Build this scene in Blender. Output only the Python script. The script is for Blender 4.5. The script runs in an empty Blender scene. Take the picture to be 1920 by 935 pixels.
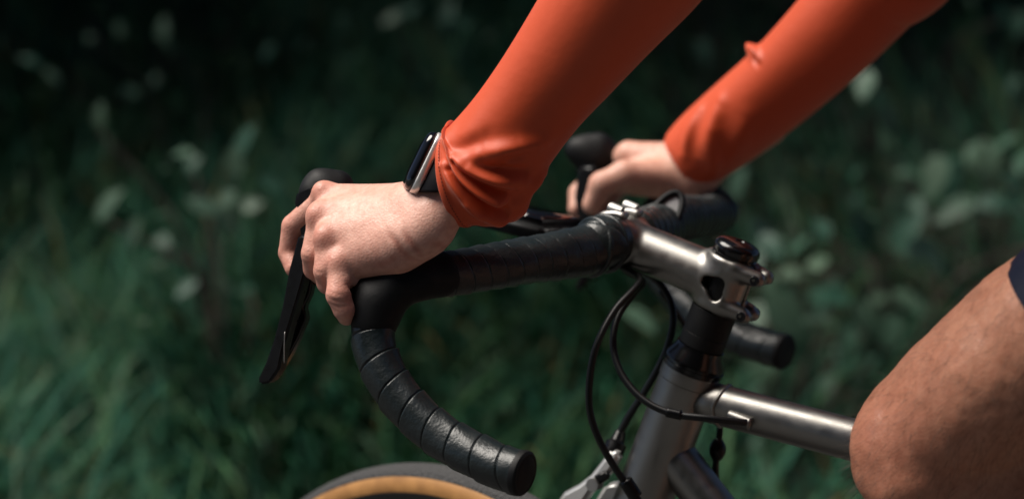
import bpy, bmesh, math, random
import numpy as np
from mathutils import Vector, Matrix, noise as mnoise

random.seed(7)
rng = np.random.default_rng(7)
SC = bpy.context.scene
COL = SC.collection

# ------------------------------------------------------------------ camera
CAM_Z = 1.035
PITCH = math.radians(5.5)
LENS = 85.0
FPX = LENS / 36.0 * 1920.0
cam_data = bpy.data.cameras.new("camera")
cam_data.lens = LENS
cam_data.sensor_width = 36.0
cam_data.clip_start = 0.05
cam_data.clip_end = 400.0
cam_data.dof.use_dof = True
cam_data.dof.focus_distance = 1.655
cam_data.dof.aperture_fstop = 3.7
cam_data.dof.aperture_blades = 9
cam = bpy.data.objects.new("camera", cam_data)
COL.objects.link(cam)
cam.location = (0, 0, CAM_Z)
cam.rotation_euler = (math.pi / 2 - PITCH, 0, 0)
SC.camera = cam

# ------------------------------------------------------------------ light
SUN_EL = math.radians(63)
SUN_AZ = math.radians(180)          # direction towards the sun, measured from +X
to_sun = Vector((math.cos(SUN_AZ) * math.cos(SUN_EL), math.sin(SUN_AZ) * math.cos(SUN_EL), math.sin(SUN_EL)))
world = bpy.data.worlds.new("World")
SC.world = world
world.use_nodes = True
wn, wl = world.node_tree.nodes, world.node_tree.links
bg = wn.get("Background") or wn.new("ShaderNodeBackground")
sky = wn.new("ShaderNodeTexSky")
sky.sky_type = 'NISHITA'
sky.sun_disc = False
sky.sun_elevation = SUN_EL
sky.sun_rotation = math.atan2(to_sun.x, to_sun.y)
sky.dust_density = 0.3
sky.air_density = 0.55
wl.new(sky.outputs[0], bg.inputs[0])
bg.inputs[1].default_value = 0.05
sd = bpy.data.lights.new("sun", 'SUN')
sd.energy = 5.0
sd.angle = math.radians(44)
sd.color = (1.0, 0.93, 0.84)
sun = bpy.data.objects.new("sun", sd)
COL.objects.link(sun)
sun.rotation_euler = to_sun.to_track_quat('Z', 'Y').to_euler()
SC.view_settings.view_transform = 'Standard'
SC.view_settings.look = 'None'
SC.view_settings.exposure = 0.42
SC.view_settings.gamma = 1.0

# ------------------------------------------------------------------ frames of reference
EYE = Vector((0, 0, CAM_Z))
FWD = Vector((0, math.cos(PITCH), -math.sin(PITCH)))
RGT = Vector((1, 0, 0))
UPV = Vector((0, math.sin(PITCH), math.cos(PITCH)))
A_L = math.radians(27.5)
LAT = Vector((math.sin(A_L), math.cos(A_L), 0))        # bike's left to right
FOR = Vector((-math.cos(A_L), math.sin(A_L), 0))       # bike's heading
ZUP = Vector((0, 0, 1))


def at(px, py, d):
    return EYE + FWD * d + RGT * ((px - 960) / FPX * d) + UPV * ((467.5 - py) / FPX * d)


CLAMP = at(1165, 442, 1.80)


def B(px, py, off=0.0):
    ray = FWD + RGT * ((px - 960) / FPX) + UPV * ((467.5 - py) / FPX)
    t = ((CLAMP + LAT * off - EYE).dot(LAT)) / ray.dot(LAT)
    return EYE + ray * t


def K(f, l, u):
    return CLAMP + FOR * f + LAT * l + ZUP * u


# ------------------------------------------------------------------ material helpers
def mat(name, base, rough=0.5, metal=0.0, spec=0.5, **kw):
    m = bpy.data.materials.new(name)
    m.use_nodes = True
    b = m.node_tree.nodes["Principled BSDF"]
    b.inputs["Base Color"].default_value = (*base, 1)
    b.inputs["Roughness"].default_value = rough
    b.inputs["Metallic"].default_value = metal
    b.inputs["Specular IOR Level"].default_value = spec
    for k, v in kw.items():
        b.inputs[k.replace("_", " ")].default_value = v
    return m


def nodes(m):
    return m.node_tree.nodes, m.node_tree.links, m.node_tree.nodes["Principled BSDF"]


def add_bump(m, scale, strength, dist=0.001, detail=4, kind='noise', stretch=None):
    n, l, b = nodes(m)
    tc = n.new("ShaderNodeTexCoord")
    src = tc.outputs["Object"]
    if stretch:
        mp = n.new("ShaderNodeMapping")
        mp.inputs["Scale"].default_value = stretch
        l.new(src, mp.inputs[0])
        src = mp.outputs[0]
    if kind == 'noise':
        t = n.new("ShaderNodeTexNoise")
        t.inputs["Detail"].default_value = detail
        out = t.outputs[0]
    else:
        t = n.new("ShaderNodeTexVoronoi")
        out = t.outputs[0]
    t.inputs["Scale"].default_value = scale
    l.new(src, t.inputs["Vector"])
    bp = n.new("ShaderNodeBump")
    bp.inputs["Strength"].default_value = strength
    bp.inputs["Distance"].default_value = dist
    l.new(out, bp.inputs["Height"])
    prev = b.inputs["Normal"].links
    if prev:
        l.new(prev[0].from_socket, bp.inputs["Normal"])
    l.new(bp.outputs[0], b.inputs["Normal"])
    return t


def mottle(m, c1, c2, scale, detail=5, lo=0.35, hi=0.65, attr=None):
    n, l, b = nodes(m)
    tc = n.new("ShaderNodeTexCoord")
    t = n.new("ShaderNodeTexNoise")
    t.inputs["Scale"].default_value = scale
    t.inputs["Detail"].default_value = detail
    l.new(tc.outputs["Object"], t.inputs["Vector"])
    r = n.new("ShaderNodeValToRGB")
    r.color_ramp.elements[0].position = lo
    r.color_ramp.elements[0].color = (*c1, 1)
    r.color_ramp.elements[1].position = hi
    r.color_ramp.elements[1].color = (*c2, 1)
    l.new(t.outputs[0], r.inputs[0])
    l.new(r.outputs[0], b.inputs["Base Color"])
    return r


def rough_noise(m, scale, lo, hi):
    n, l, b = nodes(m)
    tc = n.new("ShaderNodeTexCoord")
    t = n.new("ShaderNodeTexNoise")
    t.inputs["Scale"].default_value = scale
    l.new(tc.outputs["Object"], t.inputs["Vector"])
    mr = n.new("ShaderNodeMapRange")
    mr.inputs[1].default_value = 0.3
    mr.inputs[2].default_value = 0.7
    mr.inputs[3].default_value = lo
    mr.inputs[4].default_value = hi
    l.new(t.outputs[0], mr.inputs[0])
    l.new(mr.outputs[0], b.inputs["Roughness"])


def attr_color(m, attr="tint"):
    """base colour straight from a per-point colour (what each blade or patch of skin is coloured)."""
    n, l, b = nodes(m)
    a = n.new("ShaderNodeAttribute")
    a.attribute_name = attr
    l.new(a.outputs["Color"], b.inputs["Base Color"])
    return a


M_SKIN = mat("skin", (0.6, 0.35, 0.27), 0.46, spec=0.35)
n_, l_, b_ = nodes(M_SKIN)
b_.inputs["Subsurface Weight"].default_value = 0.10
b_.inputs["Subsurface Radius"].default_value = (0.006, 0.0022, 0.0012)
b_.inputs["Subsurface Scale"].default_value = 1.0
a_ = attr_color(M_SKIN)
tc_ = n_.new("ShaderNodeTexCoord")
ns_ = n_.new("ShaderNodeTexNoise"); ns_.inputs["Scale"].default_value = 55; ns_.inputs["Detail"].default_value = 6
l_.new(tc_.outputs["Object"], ns_.inputs["Vector"])
rp_ = n_.new("ShaderNodeValToRGB")
rp_.color_ramp.elements[0].position = 0.32; rp_.color_ramp.elements[0].color = (0.86, 0.76, 0.73, 1)
rp_.color_ramp.elements[1].position = 0.62; rp_.color_ramp.elements[1].color = (1.06, 1.06, 1.06, 1)
l_.new(ns_.outputs[0], rp_.inputs[0])
mx_ = n_.new("ShaderNodeMix"); mx_.data_type = 'RGBA'; mx_.blend_type = 'MULTIPLY'; mx_.inputs[0].default_value = 0.55
l_.new(a_.outputs["Color"], mx_.inputs[6]); l_.new(rp_.outputs[0], mx_.inputs[7])
l_.new(mx_.outputs[2], b_.inputs["Base Color"])
n2_ = n_.new("ShaderNodeTexNoise"); n2_.inputs["Scale"].default_value = 230; n2_.inputs["Detail"].default_value = 4
l_.new(tc_.outputs["Object"], n2_.inputs["Vector"])
r2_ = n_.new("ShaderNodeValToRGB")
r2_.color_ramp.elements[0].position = 0.35; r2_.color_ramp.elements[0].color = (0.86, 0.78, 0.76, 1)
r2_.color_ramp.elements[1].position = 0.6; r2_.color_ramp.elements[1].color = (1.04, 1.05, 1.05, 1)
l_.new(n2_.outputs[0], r2_.inputs[0])
m2_ = n_.new("ShaderNodeMix"); m2_.data_type = 'RGBA'; m2_.blend_type = 'MULTIPLY'; m2_.inputs[0].default_value = 0.6
l_.new(mx_.outputs[2], m2_.inputs[6]); l_.new(r2_.outputs[0], m2_.inputs[7]); l_.new(m2_.outputs[2], b_.inputs["Base Color"])
rough_noise(M_SKIN, 300, 0.36, 0.56)
add_bump(M_SKIN, 620, 0.24, 0.0007, 3, 'voronoi')
add_bump(M_SKIN, 110, 0.16, 0.0012, 4)

M_CLOTH = mat("orange_jersey_fabric", (0.56, 0.068, 0.015), 0.52, spec=0.45)
n_, l_, b_ = nodes(M_CLOTH)
b_.inputs["Sheen Weight"].default_value = 0.22
b_.inputs["Sheen Roughness"].default_value = 0.4
b_.inputs["Sheen Tint"].default_value = (1.0, 0.80, 0.72, 1)
add_bump(M_CLOTH, 1400, 0.25, 0.0005, 2)
add_bump(M_CLOTH, 60, 0.25, 0.002, 3)
M_STITCH = mat("dark_orange_thread", (0.16, 0.025, 0.012), 0.8)
M_NAVY = mat("navy_lycra", (0.005, 0.008, 0.022), 0.5, spec=0.3)
add_bump(M_NAVY, 900, 0.2, 0.0005)

M_TAPE = mat("black_bar_tape", (0.009, 0.0135, 0.0145), 0.36, spec=0.50)
rough_noise(M_TAPE, 55, 0.28, 0.44)
add_bump(M_TAPE, 240, 0.36, 0.0011, 3, 'noise', (1, 1, 1))
add_bump(M_TAPE, 620, 0.18, 0.0006, 2, 'voronoi')
M_RUBBER = mat("black_hood_rubber", (0.003, 0.0033, 0.004), 0.6, spec=0.24)
rough_noise(M_RUBBER, 80, 0.5, 0.68)
add_bump(M_RUBBER, 900, 0.2, 0.0006)
M_BLACK = mat("black_anodised_metal", (0.003, 0.003, 0.0035), 0.33, spec=0.3)
rough_noise(M_BLACK, 150, 0.25, 0.45)
M_GLOSS = mat("glossy_black_plastic", (0.003, 0.003, 0.0035), 0.2, spec=0.5)
M_CABLE = mat("black_cable_housing", (0.004, 0.0045, 0.005), 0.42, spec=0.4)
M_TI = mat("brushed_titanium", (0.235, 0.228, 0.214), 0.41, metal=1.0)
rough_noise(M_TI, 120, 0.34, 0.43)
add_bump(M_TI, 500, 0.08, 0.0004, 4, 'noise', (0.25, 1, 3))
M_SILVER = mat("polished_aluminium", (0.42, 0.41, 0.39), 0.46, metal=1.0)
rough_noise(M_SILVER, 200, 0.42, 0.55)
M_CALIPER = mat("silver_painted_alloy", (0.62, 0.62, 0.61), 0.35, metal=0.45)
M_TREAD = mat("dusty_tyre_tread", (0.036, 0.036, 0.037), 0.8)
add_bump(M_TREAD, 420, 0.8, 0.002, 2, 'voronoi')
M_GUM = mat("tan_tyre_sidewall", (0.42, 0.205, 0.055), 0.6)
mottle(M_GUM, (0.27, 0.125, 0.035), (0.38, 0.185, 0.055), 60)
M_RIM = mat("black_rim", (0.012, 0.012, 0.013), 0.4)
M_WATCH = mat("pale_aluminium_case", (0.86, 0.85, 0.82), 0.36, metal=0.75)
M_SCREEN = mat("watch_glass", (0.004, 0.004, 0.005), 0.06, spec=0.7)
M_STRAP = mat("black_watch_strap", (0.002, 0.002, 0.004), 0.65, spec=0.15)
M_GLINT = mat("painted_bar_highlight", (0.30, 0.30, 0.305), 0.35)  # pale grey standing in for the highlight on the far tape
M_ROAD = mat("asphalt", (0.05, 0.05, 0.05), 0.9)
mottle(M_ROAD, (0.035, 0.035, 0.036), (0.065, 0.064, 0.062), 90)
add_bump(M_ROAD, 160, 0.6, 0.004)
M_EARTH = mat("dark_earth", (0.03, 0.025, 0.018), 0.95)
mottle(M_EARTH, (0.012, 0.016, 0.010), (0.040, 0.034, 0.022), 9)
add_bump(M_EARTH, 40, 0.8, 0.02)
M_GRASS = mat("grass_blades", (0.05, 0.1, 0.05), 0.6, spec=0.15)
attr_color(M_GRASS)
M_LEAF = mat("broad_leaf", (0.06, 0.11, 0.07), 0.5, spec=0.35)
n_, l_, b_ = nodes(M_LEAF)
oi_ = n_.new("ShaderNodeObjectInfo")
rp_ = n_.new("ShaderNodeValToRGB")
rp_.color_ramp.elements[0].color = (0.018, 0.070, 0.044, 1)
rp_.color_ramp.elements[1].color = (0.085, 0.14, 0.09, 1)
l_.new(oi_.outputs["Random"], rp_.inputs[0]); l_.new(rp_.outputs[0], b_.inputs["Base Color"])
M_FOLIAGE = mat("dark_foliage", (0.04, 0.07, 0.04), 0.6, spec=0.15)
attr_color(M_FOLIAGE)
M_BARK = mat("bark", (0.06, 0.045, 0.035), 0.9)
mottle(M_BARK, (0.03, 0.024, 0.018), (0.08, 0.062, 0.048), 14)
add_bump(M_BARK, 30, 0.9, 0.02, 5, 'noise', (1, 1, 0.2))


# ------------------------------------------------------------------ object helpers
def tag(o, label=None, cat=None, group=None, kind=None):
    if label: o["label"] = label
    if cat: o["category"] = cat
    if group: o["group"] = group
    if kind: o["kind"] = kind
    return o


def empty(name, loc, label, cat, group=None):
    o = bpy.data.objects.new(name, None)
    COL.objects.link(o)
    o.location = loc
    o.empty_display_size = 0.05
    return tag(o, label, cat, group)


def world_loc(o):
    v = Vector(o.location)
    while o.parent is not None:
        o = o.parent
        v += Vector(o.location)
    return v


def mesh_obj(name, verts, faces, material, parent=None, smooth=True, tint=None, mats=None, fmat=None):
    me = bpy.data.meshes.new(name)
    if isinstance(verts, np.ndarray):
        verts = verts.astype(np.float64)
    origin = world_loc(parent) if parent is not None else Vector((0, 0, 0))
    vv = np.array([tuple(v) for v in verts], dtype=np.float64) if not isinstance(verts, np.ndarray) else verts
    vv = vv - np.array(origin)[None, :]
    if isinstance(faces, np.ndarray) and faces.ndim == 2:
        k = faces.shape[1]
        me.vertices.add(len(vv)); me.vertices.foreach_set("co", vv.astype(np.float32).ravel())
        me.loops.add(faces.size); me.loops.foreach_set("vertex_index", faces.astype(np.int32).ravel())
        me.polygons.add(len(faces))
        me.polygons.foreach_set("loop_start", np.arange(0, faces.size, k, dtype=np.int32))
        me.polygons.foreach_set("loop_total", np.full(len(faces), k, dtype=np.int32))
        me.update(calc_edges=True)
        me.validate()
    else:
        me.from_pydata([tuple(v) for v in vv], [], [tuple(f) for f in faces])
        me.update()
    if smooth:
        me.polygons.foreach_set("use_smooth", [True] * len(me.polygons))
    if tint is not None:
        ca = me.color_attributes.new("tint", 'FLOAT_COLOR', 'POINT')
        t = np.ones((len(vv), 4), dtype=np.float32); t[:, :3] = tint
        ca.data.foreach_set("color", t.ravel())
    for m in (mats or [material]):
        me.materials.append(m)
    if fmat is not None:
        me.polygons.foreach_set("material_index", list(fmat))
    o = bpy.data.objects.new(name, me)
    COL.objects.link(o)
    if parent is not None:
        o.parent = parent
    return o


def catmull(pts, n):
    """n points evenly spaced in arc length along a smooth curve through pts (arrays of any width)."""
    P = np.array([tuple(p) for p in pts], dtype=float)
    P = np.vstack([2 * P[0] - P[1], P, 2 * P[-1] - P[-2]])
    out = []
    for i in range(1, len(P) - 2):
        p0, p1, p2, p3 = P[i - 1], P[i], P[i + 1], P[i + 2]
        t = np.linspace(0, 1, 24, endpoint=False)[:, None]
        out.append(0.5 * (2 * p1 + (p2 - p0) * t + (2 * p0 - 5 * p1 + 4 * p2 - p3) * t ** 2 + (3 * p1 - p0 - 3 * p2 + p3) * t ** 3))
    out.append(P[-2][None])
    Q = np.vstack(out)
    s = np.concatenate([[0], np.cumsum(np.linalg.norm(np.diff(Q[:, :3], axis=0), axis=1))])
    si = np.linspace(0, s[-1], n)
    return np.stack([np.interp(si, s, Q[:, k]) for k in range(Q.shape[1])], axis=1), s[-1]


def frames(C, ref=None):
    T = np.gradient(C, axis=0)
    T /= np.linalg.norm(T, axis=1)[:, None]
    ref = np.array(ref if ref is not None else (0, 0, 1.0))
    N = np.zeros_like(C)
    n0 = ref - T[0] * ref.dot(T[0])
    if np.linalg.norm(n0) < 1e-4:
        n0 = np.array([1.0, 0.3, 0]) - T[0] * T[0].dot([1, 0.3, 0])
    N[0] = n0 / np.linalg.norm(n0)
    for i in range(1, len(C)):
        v = N[i - 1] - T[i] * N[i - 1].dot(T[i])
        N[i] = v / np.linalg.norm(v)
    return T, N, np.cross(T, N)


def sweep(name, pts, radius, material, parent=None, n=60, seg=16, caps=True, ref=None, squash=None, radial=None, tint=None):
    """tube along pts. radius: number or list per control point. radial(s, theta, r) -> r adds relief."""
    if not np.isscalar(radius):
        pts = [tuple(p) + (r,) for p, r in zip(pts, radius)]
    C, Ltot = catmull(pts, n)
    R = C[:, 3] if C.shape[1] > 3 else np.full(n, radius)
    C = C[:, :3]
    T, N, Bn = frames(C, ref)
    th = np.linspace(0, 2 * math.pi, seg, endpoint=False)
    S = np.linspace(0, Ltot, n)
    RR = np.repeat(R[:, None], seg, axis=1)
    if radial is not None:
        RR = radial(S[:, None], th[None, :], RR)
    sq = squash or (1.0, 1.0)
    V = C[:, None, :] + RR[:, :, None] * (sq[0] * np.cos(th)[None, :, None] * N[:, None, :] + sq[1] * np.sin(th)[None, :, None] * Bn[:, None, :])
    V = V.reshape(-1, 3)
    i, j = np.meshgrid(np.arange(n - 1), np.arange(seg), indexing='ij')
    a = i * seg + j; b = i * seg + (j + 1) % seg
    Fq = np.stack([a, b, b + seg, a + seg], axis=-1).reshape(-1, 4)
    faces = [tuple(f) for f in Fq]
    if caps:
        V = np.vstack([V, C[0] - T[0] * R[0] * 0.12, C[-1] + T[-1] * R[-1] * 0.12])
        k = n * seg
        faces += [(k, (q + 1) % seg, q) for q in range(seg)]
        faces += [(k + 1, (n - 1) * seg + q, (n - 1) * seg + (q + 1) % seg) for q in range(seg)]
    return mesh_obj(name, V, faces, material, parent, True, tint)


def lathe(name, prof, origin, axis, material, parent=None, seg=40, sharp=False):
    """prof: list of (radius, height along axis)."""
    ax = Vector(axis).normalized()
    n = ax.orthogonal().normalized(); b = ax.cross(n)
    V, Fs = [], []
    for r, h in prof:
        for k in range(seg):
            t = 2 * math.pi * k / seg
            V.append(Vector(origin) + ax * h + (n * math.cos(t) + b * math.sin(t)) * max(r, 1e-5))
    for i in range(len(prof) - 1):
        for k in range(seg):
            a_, b2 = i * seg + k, i * seg + (k + 1) % seg
            Fs.append((a_, b2, b2 + seg, a_ + seg))
    o = mesh_obj(name, V, Fs, material, parent, True)
    md = o.data
    try:
        md.set_sharp_from_angle(angle=math.radians(35))
    except Exception:
        pass
    return o


def extrude_px(name, pts, depth_off, thick, material, parent=None, bevel=0.0015, plane=None):
    """a solid cut to an outline that lies in a plane parallel to the bike (lateral offset depth_off), thick along LAT."""
    bm = bmesh.new()
    P = [B(x, y, depth_off) for x, y in pts]
    origin = world_loc(parent) if parent is not None else Vector((0, 0, 0))
    lo = [bm.verts.new(p - LAT * thick / 2 - origin) for p in P]
    hi = [bm.verts.new(p + LAT * thick / 2 - origin) for p in P]
    m = len(P)
    bm.faces.new(lo); bm.faces.new(list(reversed(hi)))
    for i in range(m):
        bm.faces.new((lo[(i + 1) % m], lo[i], hi[i], hi[(i + 1) % m]))
    bmesh.ops.recalc_face_normals(bm, faces=bm.faces)
    bmesh.ops.bevel(bm, geom=[e for e in bm.edges if len(e.link_faces) == 2 and e.calc_face_angle(0) > 0.5], offset=bevel, segments=3, affect='EDGES', clamp_overlap=True)
    me = bpy.data.meshes.new(name); bm.to_mesh(me); bm.free()
    me.polygons.foreach_set("use_smooth", [True] * len(me.polygons))
    try:
        me.set_sharp_from_angle(angle=math.radians(50))
    except Exception:
        pass
    me.materials.append(material)
    o = bpy.data.objects.new(name, me); COL.objects.link(o)
    if parent is not None: o.parent = parent
    return o


def box_mesh(center, ax, ay, az, sx, sy, sz):
    V = [center + ax * (sx / 2 * i) + ay * (sy / 2 * j) + az * (sz / 2 * k) for i in (-1, 1) for j in (-1, 1) for k in (-1, 1)]
    Fs = [(0, 1, 3, 2), (4, 6, 7, 5), (0, 4, 5, 1), (2, 3, 7, 6), (0, 2, 6, 4), (1, 5, 7, 3)]
    return V, Fs


def bevel_box(name, center, ax, ay, az, sx, sy, sz, material, parent=None, bevel=0.002, segs=3):
    V, Fs = box_mesh(center, ax, ay, az, sx, sy, sz)
    o = mesh_obj(name, V, Fs, material, parent, True)
    bm = bmesh.new(); bm.from_mesh(o.data)
    bmesh.ops.recalc_face_normals(bm, faces=bm.faces)
    bmesh.ops.bevel(bm, geom=list(bm.edges), offset=bevel, segments=segs, affect='EDGES', clamp_overlap=True)
    for f in bm.faces: f.smooth = True
    bm.to_mesh(o.data); bm.free()
    return o


# ------------------------------------------------------------------ solid modelling on a grid (smooth unions, then surface nets)
def cone(P, a, b, ra, rb):
    a = np.array(a, np.float32); b = np.array(b, np.float32)
    ba = b - a; bb = float(ba.dot(ba)) + 1e-12
    pa = P - a
    t = np.clip(pa @ ba / bb, 0, 1)
    q = pa - t[..., None] * ba
    return np.sqrt((q * q).sum(-1)) - (ra + (rb - ra) * t)


def smin(a, b, k):
    h = np.clip(k - np.abs(a - b), 0, None) / k
    return np.minimum(a, b) - h * h * k * 0.25


def smax(a, b, k):
    return -smin(-a, -b, k)


def surface_nets(fn, lo, hi, h, cut=None):
    lo = np.array(lo, np.float32); hi = np.array(hi, np.float32)
    n = np.maximum(np.ceil((hi - lo) / h).astype(int) + 1, 3)
    ax = [lo[i] + h * np.arange(n[i], dtype=np.float32) for i in range(3)]
    D = np.empty(n, np.float32)
    step = max(1, int(400000 / (n[1] * n[2])))
    for i in range(0, n[0], step):
        G = np.stack(np.meshgrid(ax[0][i:i + step], ax[1], ax[2], indexing='ij'), axis=-1)
        D[i:i + step] = fn(G)
    if cut is not None:
        pass
    S = D < 0
    c = np.zeros(n - 1, np.int8)
    for dx in (0, 1):
        for dy in (0, 1):
            for dz in (0, 1):
                c += S[dx:n[0] - 1 + dx, dy:n[1] - 1 + dy, dz:n[2] - 1 + dz]
    act = (c > 0) & (c < 8)
    idx = np.full(n - 1, -1, np.int32)
    cells = np.argwhere(act)
    idx[act] = np.arange(len(cells))
    acc = np.zeros((len(cells), 3)); cnt = np.zeros(len(cells))
    corner = [(0, 0, 0), (1, 0, 0), (0, 1, 0), (1, 1, 0), (0, 0, 1), (1, 0, 1), (0, 1, 1), (1, 1, 1)]
    for u in range(8):
        for v in range(u + 1, 8):
            cu, cv = np.array(corner[u]), np.array(corner[v])
            if np.abs(cu - cv).sum() != 1: continue
            du = D[cells[:, 0] + cu[0], cells[:, 1] + cu[1], cells[:, 2] + cu[2]].astype(float)
            dv = D[cells[:, 0] + cv[0], cells[:, 1] + cv[1], cells[:, 2] + cv[2]].astype(float)
            x = (du < 0) != (dv < 0)
            t = np.where(x, du / np.where(du - dv == 0, 1, du - dv), 0)
            p = cu[None] + t[:, None] * (cv - cu)[None]
            acc[x] += p[x]; cnt[x] += 1
    V = lo[None].astype(float) + h * (cells + acc / cnt[:, None])
    F = []
    for axis in range(3):
        o1, o2 = [(1, 2), (2, 0), (0, 1)][axis]
        sl0 = [slice(None)] * 3; sl1 = [slice(None)] * 3
        sl0[axis] = slice(0, n[axis] - 1); sl1[axis] = slice(1, n[axis])
        s0, s1 = S[tuple(sl0)], S[tuple(sl1)]
        e = np.argwhere(s0 != s1)
        ok = (e[:, o1] > 0) & (e[:, o2] > 0) & (e[:, o1] < n[o1] - 1) & (e[:, o2] < n[o2] - 1)
        e = e[ok]
        if len(e) == 0: continue
        flip = s0[e[:, 0], e[:, 1], e[:, 2]]
        def cell(d1, d2):
            q = e.copy(); q[:, o1] -= d1; q[:, o2] -= d2
            return idx[q[:, 0], q[:, 1], q[:, 2]]
        quad = np.stack([cell(1, 1), cell(0, 1), cell(0, 0), cell(1, 0)], axis=1)
        quad[~flip] = quad[~flip][:, ::-1]
        F.append(quad)
    F = np.vstack(F)
    F = F[(F >= 0).all(1)]
    return V, F


def relax(V, F, it=2, w=0.5):
    """a little Laplacian smoothing."""
    E = np.vstack([F[:, [0, 1]], F[:, [1, 2]], F[:, [2, 3]], F[:, [3, 0]]])
    E = np.unique(np.sort(E, axis=1), axis=0)
    deg = np.bincount(E.ravel(), minlength=len(V)).astype(float)[:, None]
    for _ in range(it):
        A = np.zeros_like(V)
        for k in range(3):
            A[:, k] = np.bincount(E[:, 0], V[E[:, 1], k], minlength=len(V)) + np.bincount(E[:, 1], V[E[:, 0], k], minlength=len(V))
        V = V + w * (A / np.maximum(deg, 1) - V)
    return V


def chain(P, pts, k, mm=0.001):
    """smooth union of cones through pts (x, y, d, r in mm) given as picture direction and distance."""
    out = None
    for a, b in zip(pts[:-1], pts[1:]):
        d = cone(P, at(*a[:3]), at(*b[:3]), a[3] * mm, b[3] * mm)
        out = d if out is None else smin(out, d, k)
    return out


# ================================================================== THE SETTING
def verge_z(x, y):
    prof_y = np.array([-30, 2.5, 2.62, 3.0, 4.0, 5.0, 6.0, 8.0, 14.0, 60.0])
    prof_z = np.array([-0.02, -0.02, 0.06, 0.20, 0.50, 0.86, 1.30, 2.10, 3.0, 4.0])
    return np.interp(y, prof_y, prof_z) + np.where(y > 2.6, 0.05 * np.sin(2.1 * x + 1.3 * y) + 0.035 * np.sin(5.3 * x - 2.2 * y), 0)


def build_ground():
    xs = np.concatenate([[-120, -60, -30, -15], np.linspace(-8, 8, 65), [15, 30, 60, 120]])
    ys = np.concatenate([[2.45], np.linspace(2.52, 8, 45), [9, 11, 14, 20, 40, 90]])
    X, Y = np.meshgrid(xs, ys, indexing='ij')
    V = np.stack([X, Y, verge_z(X, Y)], axis=-1).reshape(-1, 3)
    n, m = len(xs), len(ys)
    i, j = np.meshgrid(np.arange(n - 1), np.arange(m - 1), indexing='ij')
    a = i * m + j
    F = np.stack([a, a + m, a + m + 1, a + 1], axis=-1).reshape(-1, 4)
    tag(mesh_obj("verge_bank", V, F, M_EARTH), "dark earth bank rising beside the road under tall grass", None, None, "structure")
    V = [(-120, -90, 0), (120, -90, 0), (120, 2.6, 0), (-120, 2.6, 0)]
    tag(mesh_obj("road", V, [(0, 1, 2, 3)], M_ROAD, smooth=False), "grey asphalt road under the bicycle", None, None, "structure")


build_ground()


def blades(n, xr, yr, length, width, cols, weights, lean=0.6, seedoff=0, segs=4, zoff=-0.02, ybias=1.0):
    r = np.random.default_rng(100 + seedoff)
    x = r.uniform(*xr, n); y = yr[0] + (yr[1] - yr[0]) * r.random(n) ** ybias
    z = verge_z(x, y) + zoff
    keep = (r.random(n) < np.where(x > 0.27, 0.30, 1.0)) & (r.random(n) < np.clip(1.6 - (y - 3.2) * 0.45, 0.35, 1))
    x, y, z = x[keep], y[keep], z[keep]; n = len(x)
    Ln = r.uniform(*length, n); W = r.uniform(*width, n)
    az = r.uniform(0, 2 * np.pi, n)
    # tufts lean together
    az = az * 0.55 + 3.0 * np.sin(1.7 * x + 0.8) + 2.0 * np.sin(2.3 * y + 1.1 * x)
    lean_a = r.uniform(0.1, lean, n)
    curl = r.uniform(0.4, 2.1, n)
    s = np.linspace(0, 1, segs + 1)
    ang = lean_a[:, None] + curl[:, None] * s[None] ** 1.5
    dx = np.sin(ang) * (Ln / segs)[:, None]; dz = np.cos(ang) * (Ln / segs)[:, None]
    hx = np.concatenate([np.zeros((n, 1)), np.cumsum(dx[:, 1:], 1)], 1); hz = np.concatenate([np.zeros((n, 1)), np.cumsum(dz[:, 1:], 1)], 1)
    cx = x[:, None] + hx * np.cos(az)[:, None]; cy = y[:, None] + hx * np.sin(az)[:, None]; cz = z[:, None] + hz
    fa = az + np.pi / 2 + r.uniform(-0.7, 0.7, n)
    prof = np.array([0.55, 1.0, 0.9, 0.6, 0.04]) if segs == 4 else np.interp(s, [0, .3, .7, 1], [.5, 1, .7, .04])
    wx = np.cos(fa)[:, None] * W[:, None] * prof[None] / 2; wy = np.sin(fa)[:, None] * W[:, None] * prof[None] / 2
    A = np.stack([cx - wx, cy - wy, cz], -1); Bv = np.stack([cx + wx, cy + wy, cz], -1)
    V = np.stack([A, Bv], 2).reshape(-1, 3)
    m = (segs + 1) * 2
    base = (np.arange(n) * m)[:, None]
    k = np.arange(segs)[None] * 2
    F = np.stack([base + k, base + k + 1, base + k + 3, base + k + 2], -1).reshape(-1, 4)
    ci = r.choice(len(cols), n, p=weights)
    C = np.array(cols)[ci] * r.uniform(0.7, 1.4, (n, 1))
    return V, F, np.repeat(C, m, axis=0)


GC = [(0.016, 0.078, 0.050), (0.029, 0.112, 0.060), (0.055, 0.130, 0.052), (0.085, 0.145, 0.090), (0.15, 0.135, 0.050), (0.08, 0.060, 0.026)]
parts_ = [blades(44000, (-1.9, 2.1), (2.75, 6.0), (0.14, 0.36), (0.003, 0.008), GC, [.34, .32, .20, .09, .03, .02], 0.7, 1),
          blades(3600, (-1.6, 1.6), (2.9, 4.6), (0.15, 0.32), (0.006, 0.011), GC, [.22, .28, .22, .24, .03, .01], 1.0, 2)]
off = 0; VV = []; FF = []; CC = []
for v, f, c in parts_:
    VV.append(v); FF.append(f + off); CC.append(c); off += len(v)
tag(mesh_obj("grass", np.vstack(VV), np.vstack(FF), M_GRASS, tint=np.vstack(CC)), "tall unmown green grass covering the roadside bank", None, None, "stuff")


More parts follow.
